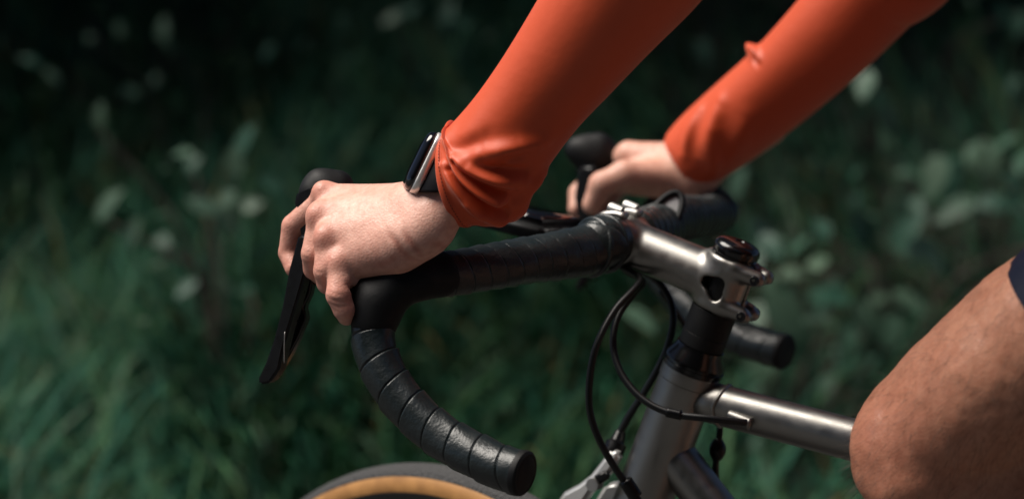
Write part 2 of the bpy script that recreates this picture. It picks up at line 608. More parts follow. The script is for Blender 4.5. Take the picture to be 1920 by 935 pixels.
# ------------------------------------------------------------------ leaves, shrubs, trees
def leaf_shape(L, W, fold=0.25, bend=0.25):
    s = np.linspace(0, 1, 8)
    w = W / 2 * np.sin(np.pi * s ** 0.8) ** 0.8
    V, Fs = [], []
    for i, t in enumerate(s):
        z = -bend * L * t * t
        V += [(-w[i], t * L, z + fold * w[i]), (0, t * L, z), (w[i], t * L, z + fold * w[i])]
    for i in range(7):
        a = i * 3
        Fs += [(a, a + 1, a + 4, a + 3), (a + 1, a + 2, a + 5, a + 4)]
    return V, Fs


LEAVES = []
for k, (L_, W_) in enumerate([(0.075, 0.050), (0.090, 0.045), (0.060, 0.042)]):
    V_, F_ = leaf_shape(L_, W_, 0.2, 0.12 + 0.12 * k)
    me_ = bpy.data.meshes.new("leaf")
    me_.from_pydata(V_, [], F_)
    me_.polygons.foreach_set("use_smooth", [True] * len(me_.polygons))
    me_.materials.append(M_LEAF)
    LEAVES.append(me_)


def leaf_at(parent, pos, tip_dir, face, scale=1.0, kind=0):
    o = bpy.data.objects.new("leaf", LEAVES[kind])
    COL.objects.link(o)
    y = Vector(tip_dir).normalized()
    z = Vector(face); z = (z - y * z.dot(y)).normalized()
    x = y.cross(z)
    o.parent = parent
    m = Matrix((x, y, z)).transposed().to_4x4()
    m.translation = Vector(pos) - world_loc(parent)
    o.matrix_local = m @ Matrix.Scale(scale, 4)
    return o


def leafy_shrub(name, base, spots, label, group, extra=10, spread=(0.12, 0.10, 0.10), size=0.8):
    """spots: picture direction, distance, tip angle in degrees (0 = right, 90 = up), size."""
    sh = empty(name, base, label, "shrub", group)
    pts = []
    for (px, py, d, ang, sc, k) in spots:
        sc *= size
        p = at(px, py, d)
        t = Vector((math.cos(math.radians(ang)), random.uniform(-0.45, 0.1), math.sin(math.radians(ang))))
        leaf_at(sh, p - t.normalized() * 0.035 * sc, t, Vector((random.uniform(-.5, .1), random.uniform(-0.9, -0.4), 0.8)), sc, k)
        pts.append(p - t.normalized() * 0.035 * sc)
    for q in range(extra):
        p0 = random.choice(pts)
        p = p0 + Vector((random.gauss(0, spread[0]), random.gauss(0.05, spread[1]), random.gauss(-0.03, spread[2])))
        t = Vector((random.uniform(-1, 1), random.uniform(-1, 0.6), random.uniform(-0.9, 0.5)))
        leaf_at(sh, p, t, Vector((random.uniform(-.6, .6), random.uniform(-0.7, 0.3), 1)), random.uniform(0.6, 1.05) * size, random.randrange(3))
        pts.append(p)
    # stems: from the base to groups of leaves
    order = sorted(pts, key=lambda p: (p - Vector(base)).length)
    for q in range(0, len(order), 5):
        tgt = order[q]
        mid = (Vector(base) + tgt) / 2 + Vector((random.gauss(0, .04), random.gauss(0.03, .03), 0.05))
        sweep("stem", [Vector(base) + Vector((random.gauss(0, .015), random.gauss(0, .015), -0.03)), mid, tgt], [0.006, 0.004, 0.002], M_BARK, sh, n=14, seg=6)
    return sh


def ground_pt(x, y):
    return Vector((x, y, float(verge_z(np.array(x), np.array(y)))))


G_SH = "leafy shrubs on the bank"
leafy_shrub("leafy_shrub", ground_pt(0.80, 4.0),
            [(1755, 325, 3.75, -100, 1.15, 0), (1845, 300, 3.75, -85, 1.3, 0), (1800, 385, 3.8, 200, 1.1, 1), (1865, 378, 3.8, 10, 1.1, 1), (1735, 365, 3.8, -130, .9, 2), (1905, 345, 3.8, -40, 1, 2), (1700, 320, 3.95, 160, .9, 2)],
            "tall green shrub with two pale rounded leaves hanging above the knee", G_SH, 20, (0.12, 0.12, 0.12))
leafy_shrub("leafy_shrub", ground_pt(0.60, 3.75),
            [(1620, 430, 3.6, 120, 1.1, 0), (1692, 440, 3.6, 60, 1.1, 1), (1735, 465, 3.6, -40, 1.1, 1), (1560, 555, 3.55, 170, 1.15, 0), (1640, 470, 3.65, -70, .9, 2), (1625, 590, 3.6, -60, 1.0, 1), (1670, 620, 3.65, -100, 1., 0), (1590, 640, 3.7, -110, 1, 1), (1700, 560, 3.7, -20, 1, 1), (1520, 680, 3.7, -80, 1, 0)],
            "green shrub with overlapping grey green leaves beside the raised knee", G_SH, 28, (0.11, 0.1, 0.12))
leafy_shrub("leafy_shrub", ground_pt(0.40, 3.65),
            [(1432, 445, 3.5, 115, 1.15, 0), (1490, 508, 3.5, 20, .95, 2), (1470, 585, 3.45, -60, 1.35, 0), (1408, 600, 3.5, -120, 1.1, 0), (1440, 540, 3.55, 100, .9, 2), (1400, 500, 3.6, 60, 1., 1), (1500, 620, 3.55, -75, 1., 1), (1380, 350, 3.8, 80, .8, 1), (1420, 680, 3.6, -100, 1.1, 0)],
            "green shrub with pale leaves right behind the stem cap", G_SH, 26, (0.10, 0.1, 0.12))
leafy_shrub("leafy_shrub", ground_pt(0.78, 4.7),
            [(1650, 185, 4.4, -50, 1.1, 1), (1668, 225, 4.4, -60, 1.1, 1), (1885, 40, 4.3, 100, 1.1, 1), (1912, 45, 4.3, -110, 1.2, 0), (1900, 160, 4.3, -120, 1.0, 0), (1500, 360, 4.5, 80, 1., 0), (1450, 385, 4.5, 200, .9, 2), (1320, 90, 4.6, -60, 1.1, 1), (1600, 330, 4.5, -70, .9, 1)],
            "dark thin shrub in the shade between the far sleeve and the bank top", G_SH, 26, (0.2, 0.2, 0.14), size=0.55)
leafy_shrub("leafy_shrub", ground_pt(-0.16, 4.9),
            [(735, 35, 4.6, 200, 1.25, 0), (760, 22, 4.6, 30, 1.15, 1), (840, 30, 4.55, 80, 1.2, 1), (870, 45, 4.55, -20, 1.1, 0), (640, 40, 4.6, -100, 1.1, 1), (660, 110, 4.7, 70, .9, 2), (800, 170, 4.8, -80, .9, 1)],
            "shaded shrub with a few green leaves at the bank top above the near forearm", G_SH, 8, (0.16, 0.16, 0.12), size=0.48)
leafy_shrub("leafy_shrub", ground_pt(-0.62, 4.6),
            [(305, 60, 4.45, 90, 1.3, 1), (315, 85, 4.45, -80, 1.1, 0), (165, 75, 4.4, -110, .9, 2), (225, 60, 4.4, 110, .9, 1), (60, 115, 4.3, 150, 1.1, 1), (95, 140, 4.3, -40, 1.1, 1), (240, 175, 4.4, -60, 1, 2), (500, 100, 4.5, 70, 1., 1)],
            "shaded shrub with small dim leaves at the far end of the bank top", G_SH, 6, (0.18, 0.16, 0.12), size=0.42)
leafy_shrub("leafy_weed", ground_pt(-0.45, 3.75),
            [(450, 275, 3.6, 70, 1.2, 1), (442, 300, 3.6, -100, 1.15, 1), (510, 345, 3.6, -30, 1.1, 0), (380, 385, 3.6, 150, 1.1, 0), (430, 410, 3.55, -60, 1.1, 0), (360, 305, 3.7, 60, .9, 2), (195, 390, 3.65, 60, 1.2, 1), (250, 430, 3.65, -120, 1., 1), (185, 225, 3.8, 90, .9, 1), (475, 380, 3.6, 30, 1, 2)],
            "broad leaved grey green weed in the tall grass left of the brake hood", "broad leaved weeds in the grass", 16, (0.08, 0.08, 0.06), size=0.6)


def foliage_mass(center, radii, n, size, cols, seed, shell=0.55):
    r = np.random.default_rng(seed)
    u = r.normal(size=(n, 3)); u /= np.linalg.norm(u, axis=1)[:, None]
    rad = r.uniform(shell, 1.0, n) ** 0.7
    lump = 0.75 + 0.3 * np.sin(3.1 * u[:, 0] + seed) * np.sin(2.7 * u[:, 1] + 1.7 * seed) + 0.2 * np.sin(5.3 * u[:, 2] + seed)
    p = np.array(center) + u * np.array(radii) * (rad * lump)[:, None]
    t = r.normal(size=(n, 3)); t /= np.linalg.norm(t, axis=1)[:, None]
    b = r.normal(size=(n, 3)); b -= t * (t * b).sum(1)[:, None]; b /= np.linalg.norm(b, axis=1)[:, None]
    nn = np.cross(t, b)
    s = r.uniform(*size, n)[:, None]
    V = np.stack([p - t * s * .5, p + b * s * .3 + nn * s * .06, p + t * s * .5, p - b * s * .3 + nn * s * .06], 1).reshape(-1, 3)
    F = np.arange(n * 4).reshape(n, 4)
    C = np.array(cols)[r.integers(0, len(cols), n)] * r.uniform(.7, 1.25, (n, 1))
    return V, F, np.repeat(C, 4, axis=0)


FC = [(0.012, 0.042, 0.028), (0.018, 0.055, 0.031), (0.028, 0.064, 0.030)]


def dense_bush(x, y, rx, ry, rz, n, seed, label):
    g = ground_pt(x, y)
    o = empty("dense_bush", g, label, "bush", "dense bushes along the bank top")
    V, F, C = foliage_mass((x, y, g.z + rz * 0.8), (rx, ry, rz), n, (0.05, 0.10), FC, seed, 0.2)
    tag(mesh_obj("foliage", V, F, M_FOLIAGE, o, tint=C, smooth=False), None, None, None, "stuff")
    for q in range(5):
        e = g + Vector((random.uniform(-.7, .7) * rx, random.uniform(-.5, .5) * ry, rz * random.uniform(.7, 1.2)))
        sweep("stem", [g + Vector((random.gauss(0, .04), random.gauss(0, .04), -.05)), (g + e) / 2 + Vector((random.gauss(0, .06), 0, .05)), e], [.015, .011, .005], M_BARK, o, n=12, seg=6)


dense_bush(-1.35, 5.6, .75, .55, .65, 4200, 1, "dense dark bush at the bank top behind the shaded small leaved shrub")
dense_bush(-0.25, 5.9, .75, .55, .65, 4200, 2, "dense dark bush at the bank top behind the near forearm")
dense_bush(0.75, 5.8, .75, .55, .70, 4200, 3, "dense dark bush at the bank top behind the far sleeve")
dense_bush(1.75, 5.6, .75, .55, .70, 4200, 4, "dense dark bush at the bank top beyond the knee")


def tree(x, y, h, cr, n, seed, label):
    g = ground_pt(x, y)
    o = empty("broadleaf_tree", g, label, "tree", "trees overhanging the bank")
    r = random.Random(seed)
    top = g + Vector((r.gauss(0, .15), -0.8, h))
    sweep("trunk", [g + Vector((0, 0, -.1)), g + Vector((.05, -.05, h * .4)), g + Vector((-.03, -.2, h * .7)), top], [.14, .11, .085, .03], M_BARK, o, n=24, seg=12)
    for q in range(6):
        a = q / 6 * 6.28 + r.random()
        s = g + Vector((0, -.1, h * r.uniform(.42, .7)))
        e = s + Vector((math.cos(a) * cr * .8, math.sin(a) * cr * .8 - .3, r.uniform(.2, .8)))
        sweep("limb", [s, (s + e) / 2 + Vector((0, 0, .12)), e], [.05, .035, .01], M_BARK, o, n=14, seg=8)
    V, F, C = foliage_mass((x, y - .62, g.z + h * .85), (cr, cr, h * .35), n, (.09, .16), FC, seed, 0.15)  # crown out of view, placed and thickened to shade the bank
    tag(mesh_obj("crown", V, F, M_FOLIAGE, o, tint=C, smooth=False), None, None, None, "stuff")


tree(-2.6, 5.7, 3.0, 2.0, 8500, 11, "broadleaf tree overhanging the bank at its far end")
tree(-0.3, 5.9, 3.1, 2.0, 8500, 12, "broadleaf tree overhanging the bank behind the handlebar")
tree(2.0, 5.8, 3.0, 2.0, 8500, 13, "broadleaf tree overhanging the bank beyond the knee")

# unseen trees added across the road to block sky light behind the camera
V1, F1, C1 = foliage_mass((0, -8.0, 3.6), (16, 2.6, 6.5), 22000, (.4, .8), FC, 31, 0.3)
V2, F2, C2 = foliage_mass((0, -5.6, 0.7), (13, 1.0, 1.1), 9000, (.2, .4), FC, 32, 0.2)
tag(mesh_obj("added_woods", np.vstack([V1, V2]), np.vstack([F1, F2 + len(V1)]), M_FOLIAGE, tint=np.vstack([C1, C2]), smooth=False), "dark trees added unseen across the road to block sky light", None, None, "stuff")

# ================================================================== BICYCLE
bike = empty("bicycle", Vector((B(790, 868).x, B(790, 868).y, 0)), "titanium drop bar road bicycle with black taped bars and tan wall tyre under the rider", "bicycle")

AX_T = B(1381, 470); AX_B = B(1203, 945)
STEER = (AX_T - AX_B).normalized()                      # up the steerer


def on_axis(py):
    t = (py - 470) / (945 - 470)
    return B(1381 + (1203 - 1381) * t, py)


SD = (CLAMP - on_axis(520)); SD = (SD - STEER * SD.dot(STEER)).normalized()   # forward, square to the steerer

# ---- stem (one casting: tube, steerer clamp, pinch ears, bar clamp)
S0 = on_axis(528)
BARC = B(1166, 449)
TD = (BARC - S0).normalized()
S1 = BARC - TD * 0.014
hole_c = B(1353, 533, -0.02)


def stem_sdf(P):
    tube = cone(P, S0 + TD * 0.004, S1, 0.0178, 0.0172)
    ax0, ax1 = S0 - STEER * 0.021, S0 + STEER * 0.020
    a = np.array(ax0, np.float32); ba = np.array(ax1 - ax0, np.float32); Lh = float(np.linalg.norm(ba)); u = ba / Lh
    h = (P - a) @ u
    rad = np.sqrt(np.maximum(((P - a) ** 2).sum(-1) - h * h, 0))
    cyl = smax(rad - 0.0190, np.abs(h - Lh / 2) - Lh / 2, 0.004)
    d = smin(tube, cyl, 0.006)
    # pinch ears at the back, two levels, both sides
    for lev in (0.0135, -0.0150):
        for sgn in (-1, 1):
            e0 = S0 + STEER * lev - SD * 0.008 + LAT * sgn * 0.012
            e1 = S0 + STEER * lev - SD * 0.0255 + LAT * sgn * 0.008
            d = smin(d, cone(P, e0, e1, 0.0066, 0.0058), 0.0032)
    # bar clamp ring around the handlebar
    lat = (P - np.array(S1 + TD * 0.014, np.float32)) @ np.array(LAT, np.float32)
    rr = np.sqrt(np.maximum(((P - np.array(S1 + TD * 0.014, np.float32)) ** 2).sum(-1) - lat * lat, 0))
    ring = smax(rr - 0.0188, np.abs(lat) - 0.019, 0.004)
    d = smin(d, ring, 0.006)
    # slot at the back
    ls = (P - np.array(S0, np.float32)) @ np.array(LAT, np.float32)
    bs = (P - np.array(S0, np.float32)) @ np.array(-SD, np.float32)
    slot = np.maximum(np.abs(ls) - 0.0022, 0.012 - bs)
    d = smax(d, -slot, 0.001)
    # scallop between the two ears
    sc = cone(P, S0 - SD * 0.034 - LAT * 0.05 - STEER * 0.001, S0 - SD * 0.034 + LAT * 0.05 - STEER * 0.001, 0.0118, 0.0118)
    d = smax(d, -sc, 0.0015)
    # three-cornered window through the side
    w = None
    for (x, y) in ((1341, 523), (1366, 526), (1358, 550)):
        c = B(x, y)
        q = cone(P, c - LAT * 0.05, c + LAT * 0.05, 0.0035, 0.0035)
        w = q if w is None else smin(w, q, 0.012)
    d = smax(d, -w, 0.0016)
    # steerer bore
    d = smax(d, -(rad - 0.0148), 0.001)
    return d


def sdf_obj(name, fn, pts, pad, h, material, parent, it=1, tintfn=None):
    P = np.array([tuple(p) for p in pts])
    V, F = surface_nets(fn, P.min(0) - pad, P.max(0) + pad, h)
    V = relax(V, F, it)
    return mesh_obj(name, V, F, material, parent, True)


stem = sdf_obj("stem", stem_sdf, [S0, S1], 0.046, 0.0008, M_TI, bike, 2)
# faceplate strips, and bolts
for off_ in (-0.013, 0.013):
    c_ = S1 + TD * 0.014 + LAT * off_
    pts_ = [c_ + (TD * math.cos(a) + STEER * math.sin(a)) * 0.0208 for a in np.linspace(math.radians(95), math.radians(-95), 12)]
    sweep("faceplate_strap", pts_, 0.0045, M_SILVER, stem, n=30, seg=10, squash=(0.7, 1.3), ref=tuple(TD))
    for s_ in (1, -1):
        c2 = S1 + TD * 0.016 + STEER * s_ * 0.0225 + LAT * off_
        lathe("bolt", [(0, .0), (.0042, 0.0), (.0042, .010), (.0036, .011), (.002, .0112), (.002, .008), (0, .008)], c2, TD, M_SILVER, stem, seg=16)
for lev, sgn in ((0.0135, -1), (-0.0150, -1), (0.0135, 1), (-0.0150, 1)):
    c2 = S0 + STEER * lev - SD * 0.0255 + LAT * (sgn * 0.0135)
    lathe("pinch_bolt", [(0, 0), (.0036, 0), (.0036, .0012), (.0030, .0022), (.0018, .0022), (.0018, .0004), (0, .0004)], c2, LAT * sgn, M_BLACK, stem, seg=16)
# top cap
lathe("stem_cap", [(0.0150, -0.012), (0.0168, -0.003), (0.0168, -0.001), (0.0160, -0.0004), (0.0160, 0.0003), (0.0170, 0.0008), (0.0173, 0.0035), (0.0168, 0.0058), (0.0150, 0.0078), (0.0120, 0.0090), (0.0075, 0.0097), (0.0040, 0.0099), (0.0036, 0.0092), (0.0030, 0.0092), (0, 0.0092)], S0 + STEER * 0.0225, STEER, M_GLOSS, bike)
lathe("steerer_tube", [(0.0143, -0.06), (0.0143, 0.02)], S0, STEER, M_BLACK, bike)
# spacers
sp_top = S0 - STEER * 0.0215
for z0, z1 in ((0.0, 0.0198), (0.0200, 0.0296)):
    lathe("headset_spacer", [(0.0145, -z0), (0.0169, -z0), (0.0171, -z0 - .0002), (0.0171, -z1 + .0002), (0.0169, -z1), (0.0145, -z1)], sp_top, STEER, M_RUBBER, bike)
hs = sp_top - STEER * 0.0298
lathe("headset_cover", [(0.0150, 0.0), (0.0178, -0.0003), (0.0186, -0.004), (0.0226, -0.0105), (0.0230, -0.0125), (0.0222, -0.0132), (0.0222, -0.0150), (0.0232, -0.0152), (0.0232, -0.0185), (0.015, -0.019)], hs, STEER, M_GLOSS, bike)
ht_top = hs - STEER * 0.0187
HT_LEN = 0.135
head = lathe("head_tube", [(0.0215, 0), (0.0224, -0.0008), (0.0224, -0.010), (0.0218, -0.0108), (0.0218, -HT_LEN + .0108), (0.0228, -HT_LEN + .01), (0.0228, -HT_LEN), (0.02, -HT_LEN)], ht_top, STEER, M_TI, bike, seg=48)


def axis_at_t(p0, p1):
    return [p0, (p0 * 2 + p1) / 3, (p0 + p1 * 2) / 3, p1]


tt0, tt1 = B(1312, 748), B(1612, 827)
ttd = (tt1 - tt0).normalized()
tt_end = tt0 + ttd * 0.56
sweep("top_tube", axis_at_t(tt0, tt_end), 0.0152, M_TI, bike, n=40, seg=28)
sweep("weld_bead", [tt0 + ttd * 0.0205 + (LAT * math.cos(a) + ttd.cross(LAT) * math.sin(a)) * 0.0152 + ttd * 0.004 * (-abs(math.sin(a)) + 1) * -1 for a in np.linspace(0, 6.283, 40)], 0.0016, M_TI, bike, n=80, seg=8, caps=False)
dt0, dt1 = B(1228, 808), B(1345, 960)
dtd = (dt1 - dt0).normalized()
dt_end = dt0 + dtd * 0.62
sweep("down_tube", axis_at_t(dt0, dt_end), 0.0165, M_TI, bike, n=40, seg=28)
sweep("seat_tube", axis_at_t(dt_end + Vector((0, 0, -.01)), tt_end + (tt_end - dt_end) * .12), 0.0155, M_TI, bike, n=30, seg=24)
# fork
fk_top = ht_top - STEER * (HT_LEN + 0.006)
lathe("fork_crown", [(0.0150, 0.008), (0.0226, 0.006), (0.0226, -0.006), (0.020, -0.016), (0.013, -0.026), (0.0, -0.028)], fk_top, STEER, M_BLACK, bike)
W_T = math.radians(46)
WL = Vector((math.sin(W_T), math.cos(W_T), 0)); WF = Vector((-math.cos(W_T), math.sin(W_T), 0))
W_R = 0.345
wheel_top = B(848, 876)
WC = wheel_top - ZUP * W_R
for s_ in (-1, 1):
    sweep("fork_blade", [fk_top - STEER * .008 + LAT * s_ * 0.016, fk_top - STEER * 0.03 + LAT * s_ * 0.034, fk_top - STEER * 0.2 + LAT * s_ * 0.046, WC + WL * s_ * 0.05], [.012, .0125, .010, .007], M_BLACK, bike, n=40, seg=16)

# ---- front wheel
wheel = empty("front_wheel", WC, None, None)
wheel.parent = bike
wheel.location = WC - Vector(bike.location)
TS = 0.0175                                             # tyre half width


def ring(name, prof, material, parent, seg=160):
    """prof: closed-off list of (radius, lateral)."""
    V, Fs = [], []
    m = len(prof)
    for k in range(seg):
        a = 2 * math.pi * k / seg
        e = WF * math.cos(a) + ZUP * math.sin(a)
        for r, lt in prof:
            V.append(WC + e * r + WL * lt)
    for k in range(seg):
        for i in range(m - 1):
            a0 = k * m + i; b0 = ((k + 1) % seg) * m + i
            Fs.append((a0, a0 + 1, b0 + 1, b0))
    return mesh_obj(name, V, Fs, material, parent, True)


cr = W_R - TS
tread_prof = [(cr + TS * math.cos(a) * 1.0 + (0.0010 if abs(a) < .95 else 0.0), TS * math.sin(a)) for a in np.linspace(-.98, .98, 17)]
ring("tyre_tread", tread_prof, M_TREAD, wheel)
side = [(cr + (TS - .0003) * math.cos(a), (TS - .0003) * math.sin(a)) for a in np.linspace(.93, 1.72, 10)]
bead = [(cr + (TS - .0004) * math.cos(a), (TS - .0004) * math.sin(a)) for a in np.linspace(1.70, 2.72, 10)]
ring("tyre_bead", bead, M_RIM, wheel)
ring("tyre_bead", [(r, -l) for r, l in reversed(bead)], M_RIM, wheel)
ring("tyre_sidewall", side, M_GUM, wheel)
ring("tyre_sidewall", [(r, -l) for r, l in reversed(side)], M_GUM, wheel)
ring("rim", [(cr - .0125, 0.0095), (cr - .0135, .0120), (cr - .032, 0.0125), (cr - .045, .006), (cr - .047, 0), (cr - .045, -.006), (cr - .032, -.0125), (cr - .0135, -.0120), (cr - .0125, -.0095)], M_RIM, wheel)
lathe("hub", [(0, -.05), (.008, -.05), (.008, -.035), (.022, -.034), (.022, -.030), (.012, -.026), (.012, .026), (.022, .030), (.022, .034), (.008, .035), (.008, .05), (0, .05)], WC, WL, M_BLACK, wheel)
for k in range(24):
    a = 2 * math.pi * (k + .5) / 24
    s_ = 1 if k % 2 else -1
    a2 = a + (0.5 if (k // 2) % 2 else -0.5)
    p0 = WC + (WF * math.cos(a2) + ZUP * math.sin(a2)) * .021 + WL * s_ * .032
    p1 = WC + (WF * math.cos(a) + ZUP * math.sin(a)) * (cr - .046)
    sweep("spoke", [p0, (p0 + p1) / 2, p1], 0.001, M_BLACK, wheel, n=4, seg=6)

# ---- handlebar: near side and far side, each a taped tube wound with one overlapping strip
def tape_relief(hand, s_mid, inset=(9, 9)):
    """overlapping winds: tight and slanting on the tops (up to s_mid, under the hood), wider and squarer on the drop."""
    def f(s, th, R):
        top = s / 0.0150 - hand * 2 * th / (2 * math.pi)
        drop = s / 0.0208 - hand * th / (2 * math.pi)
        ph = np.where(s < s_mid, top, drop) % 1.0
        step = np.where(ph < 0.085, -0.0020 + 0.0028 * ph / 0.085, 0.0008 - 0.0010 * (ph - 0.085) / 0.915)
        step = step - 0.0022 * np.clip(np.minimum(s - inset[0], inset[1] - s) / 0.006, 0, 1)
        return R + step + 0.0003 * np.sin(th * 3 + s * 60) + 0.0002 * np.sin(th * 5 - s * 131)
    return f


near_top = [(1100, 470, 1.765), (1050, 478, 1.742), (1000, 486, 1.722), (950, 495, 1.702), (900, 504, 1.684), (850, 511, 1.668), (800, 516, 1.655), (760, 524, 1.650), (728, 545, 1.650), (706, 580, 1.651)]
near_drop = [(700, 615, 1.650), (702, 652, 1.647), (718, 696, 1.642), (748, 742, 1.636), (790, 786, 1.628), (838, 823, 1.618), (890, 853, 1.606), (940, 875, 1.595), (975, 885, 1.588)]
near_pts = [BARC - LAT * 0.0205, BARC - LAT * 0.032 + TD * .001] + [at(*p) for p in near_top + near_drop]
near_r = [.0190, .0192, .0184, .0176, .0165, .0162, .0158, .0154, .0152, .0150, .0149, .0148] + [.0148] * 9
Cn, Ln_ = catmull([tuple(p) for p in near_pts], 900)
s_at = [float(np.argmin(((Cn - np.array(at(*q))) ** 2).sum(1))) / 899 * Ln_ for q in ((826, 514, 1.661), (702, 604, 1.650))]
nb = sweep("handlebar_tape", near_pts, near_r, M_TAPE, bike, n=900, seg=56, radial=tape_relief(1.0, sum(s_at) / 2, (s_at[0] - .001, s_at[1] + .001)))
dend = (near_pts[-1] - near_pts[-2]).normalized()
lathe("bar_end_plug", [(0.0152, -0.002), (0.0156, 0.0), (0.0152, 0.0022), (0.0135, 0.0036), (0.0118, 0.0032), (0.0100, 0.0040), (0.0, 0.0044)], near_pts[-1] + dend * 0.0012, dend, M_RUBBER, bike)

far_pts = [BARC + LAT * 0.0205] + [at(*p) for p in [(1235, 428, 1.88), (1265, 410, 1.93), (1305, 407, 1.985), (1336, 402, 2.03), (1350, 398, 2.065), (1340, 392, 2.10), (1300, 374, 2.12), (1255, 382, 2.13), (1225, 410, 2.125), (1220, 450, 2.115),
                            (1232, 500, 2.10), (1262, 545, 2.085), (1305, 590, 2.065), (1360, 622, 2.045), (1420, 645, 2.025), (1466, 658, 2.01)]]
far_r = [.0196, .0192, .0182, .0172, .0160, .0154, .0150, .0150] + [.0148] * 9
fb = sweep("handlebar_tape", far_pts, far_r, M_TAPE, bike, n=700, seg=48, radial=tape_relief(-1.0, 0.245))
fend = (far_pts[-1] - far_pts[-2]).normalized()
lathe("bar_end_plug", [(0.0152, -0.002), (0.0156, 0.0), (0.0152, 0.0022), (0.0135, 0.0036), (0.0, 0.0042)], far_pts[-1] + fend * 0.0012, fend, M_RUBBER, bike)
# bare bar through the clamp
sweep("handlebar", [BARC - LAT * .03, BARC, BARC + LAT * .03], 0.0155, M_BLACK, bike, n=12, seg=24)
# finishing collar of the far tape, its highlight painted on as a pale grey oval
glint_a = at(1240, 432, 1.885)
pn = ((EYE - glint_a).normalized() + ZUP * 0.5).normalized()
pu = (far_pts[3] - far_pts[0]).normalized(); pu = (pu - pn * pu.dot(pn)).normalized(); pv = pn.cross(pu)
glint_c = glint_a + pn * 0.0165
sweep("tape_end_lip", [glint_c + pu * 0.027 * math.cos(a) + pv * 0.0105 * math.sin(a) + pn * .001 for a in np.linspace(0, 6.283, 40)], 0.0028, M_RUBBER, bike, n=80, seg=10, caps=False)
PV = [glint_c + pn * 0.0012] + [glint_c + pu * 0.0258 * math.cos(a) * q + pv * 0.0097 * math.sin(a) * q + pn * (.0012 * (1 - q)) for q in (.5, 1) for a in np.linspace(0, 2 * math.pi, 24, endpoint=False)]
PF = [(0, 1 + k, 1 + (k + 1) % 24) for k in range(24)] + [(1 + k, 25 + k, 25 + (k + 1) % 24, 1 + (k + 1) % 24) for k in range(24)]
mesh_obj("painted_highlight_disc", PV, PF, M_GLINT, bike)
# wraps bunched next to the stem on the near side
for (k_, tl, am) in ((0.006, 0.0, .003), (0.019, 0.9, .005)):
    ax_ = (near_pts[1] - near_pts[3]).normalized()
    c_ = near_pts[0] - ax_ * k_
    e1 = ax_.orthogonal().normalized(); e2 = ax_.cross(e1)
    sweep("tape_edge_fold", [c_ + (e1 * math.cos(a) + e2 * math.sin(a)) * 0.0198 + ax_ * am * math.sin(a + tl) for a in np.linspace(0, 6.283, 30)], 0.0024, M_TAPE, bike, n=70, seg=8, caps=False)

# ---- brake levers
def hood(name, groups, k, pts, h=0.0014):
    def f(P):
        out = None
        for g in groups:
            d = chain(P, g, 0.002 if len(g) == 5 else k)
            out = d if out is None else smin(out, d, k)
        return out
    return sdf_obj(name, f, [at(*p[:3]) for p in pts], 0.03, h, M_RUBBER, bike, 2)


nh = [[(826, 514, 1.6610, 16.0), (785, 519, 1.653, 16.2), (748, 532, 1.651, 16.2), (716, 562, 1.6505, 16.0), (702, 604, 1.650, 15.8)], [(704, 570, 1.652, 16.2), (680, 500, 1.670, 16.5), (640, 420, 1.690, 15.5), (615, 375, 1.702, 14)],
      [(600, 352, 1.705, 11), (634, 348, 1.708, 11)], [(586, 362, 1.703, 8), (600, 342, 1.706, 8)]]
lever_n = hood("brake_hood", nh, 0.010, sum(nh, []))
extrude_px("lever_body", [(566, 352), (600, 338), (625, 360), (620, 420), (600, 470), (572, 470), (566, 420), (560, 378)], (at(590, 380, 1.700) - CLAMP).dot(LAT), 0.018, M_BLACK, lever_n, 0.004)
NOFF = (at(540, 600, 1.690) - CLAMP).dot(LAT)
extrude_px("lever_blade", [(566, 440), (590, 440), (583, 500), (566, 560), (548, 618), (538, 655), (531, 690), (513, 716), (494, 719), (489, 712), (505, 678), (521, 632), (535, 577), (549, 503)], NOFF, 0.011, M_BLACK, lever_n, 0.0028)
extrude_px("shift_paddle", [(562, 470), (592, 470), (590, 528), (585, 552), (574, 575), (579, 596), (564, 632), (548, 664), (531, 692), (526, 690), (536, 650), (546, 600), (556, 545)], NOFF + 0.011, 0.007, M_GLOSS, lever_n, 0.002)
sweep("painted_shine_line", [B(534, 622, NOFF - .0062), B(533, 650, NOFF - .0062), B(533, 680, NOFF - .006)], 0.0004, M_SILVER, lever_n, n=12, seg=6)  # shine along the blade, put in as a thin silver strip

fh = [[(1345, 385, 2.105, 15), (1270, 350, 2.115, 16), (1190, 322, 2.11, 16), (1135, 305, 2.105, 15)],
      [(1082, 280, 2.10, 10.5), (1124, 274, 2.10, 12)], [(1100, 288, 2.10, 13), (1122, 296, 2.10, 13)], [(1112, 305, 2.10, 13), (1106, 350, 2.10, 9)]]
lever_f = hood("brake_hood", fh, 0.010, sum(fh, []), 0.0018)
FOFF = (at(1100, 400, 2.09) - CLAMP).dot(LAT)
extrude_px("lever_blade", [(1088, 310), (1124, 310), (1122, 350), (1112, 420), (1110, 480), (1108, 520), (1092, 545), (1078, 545), (1090, 510), (1092, 470), (1088, 420), (1080, 370)], FOFF, 0.011, M_BLACK, lever_f, 0.003)

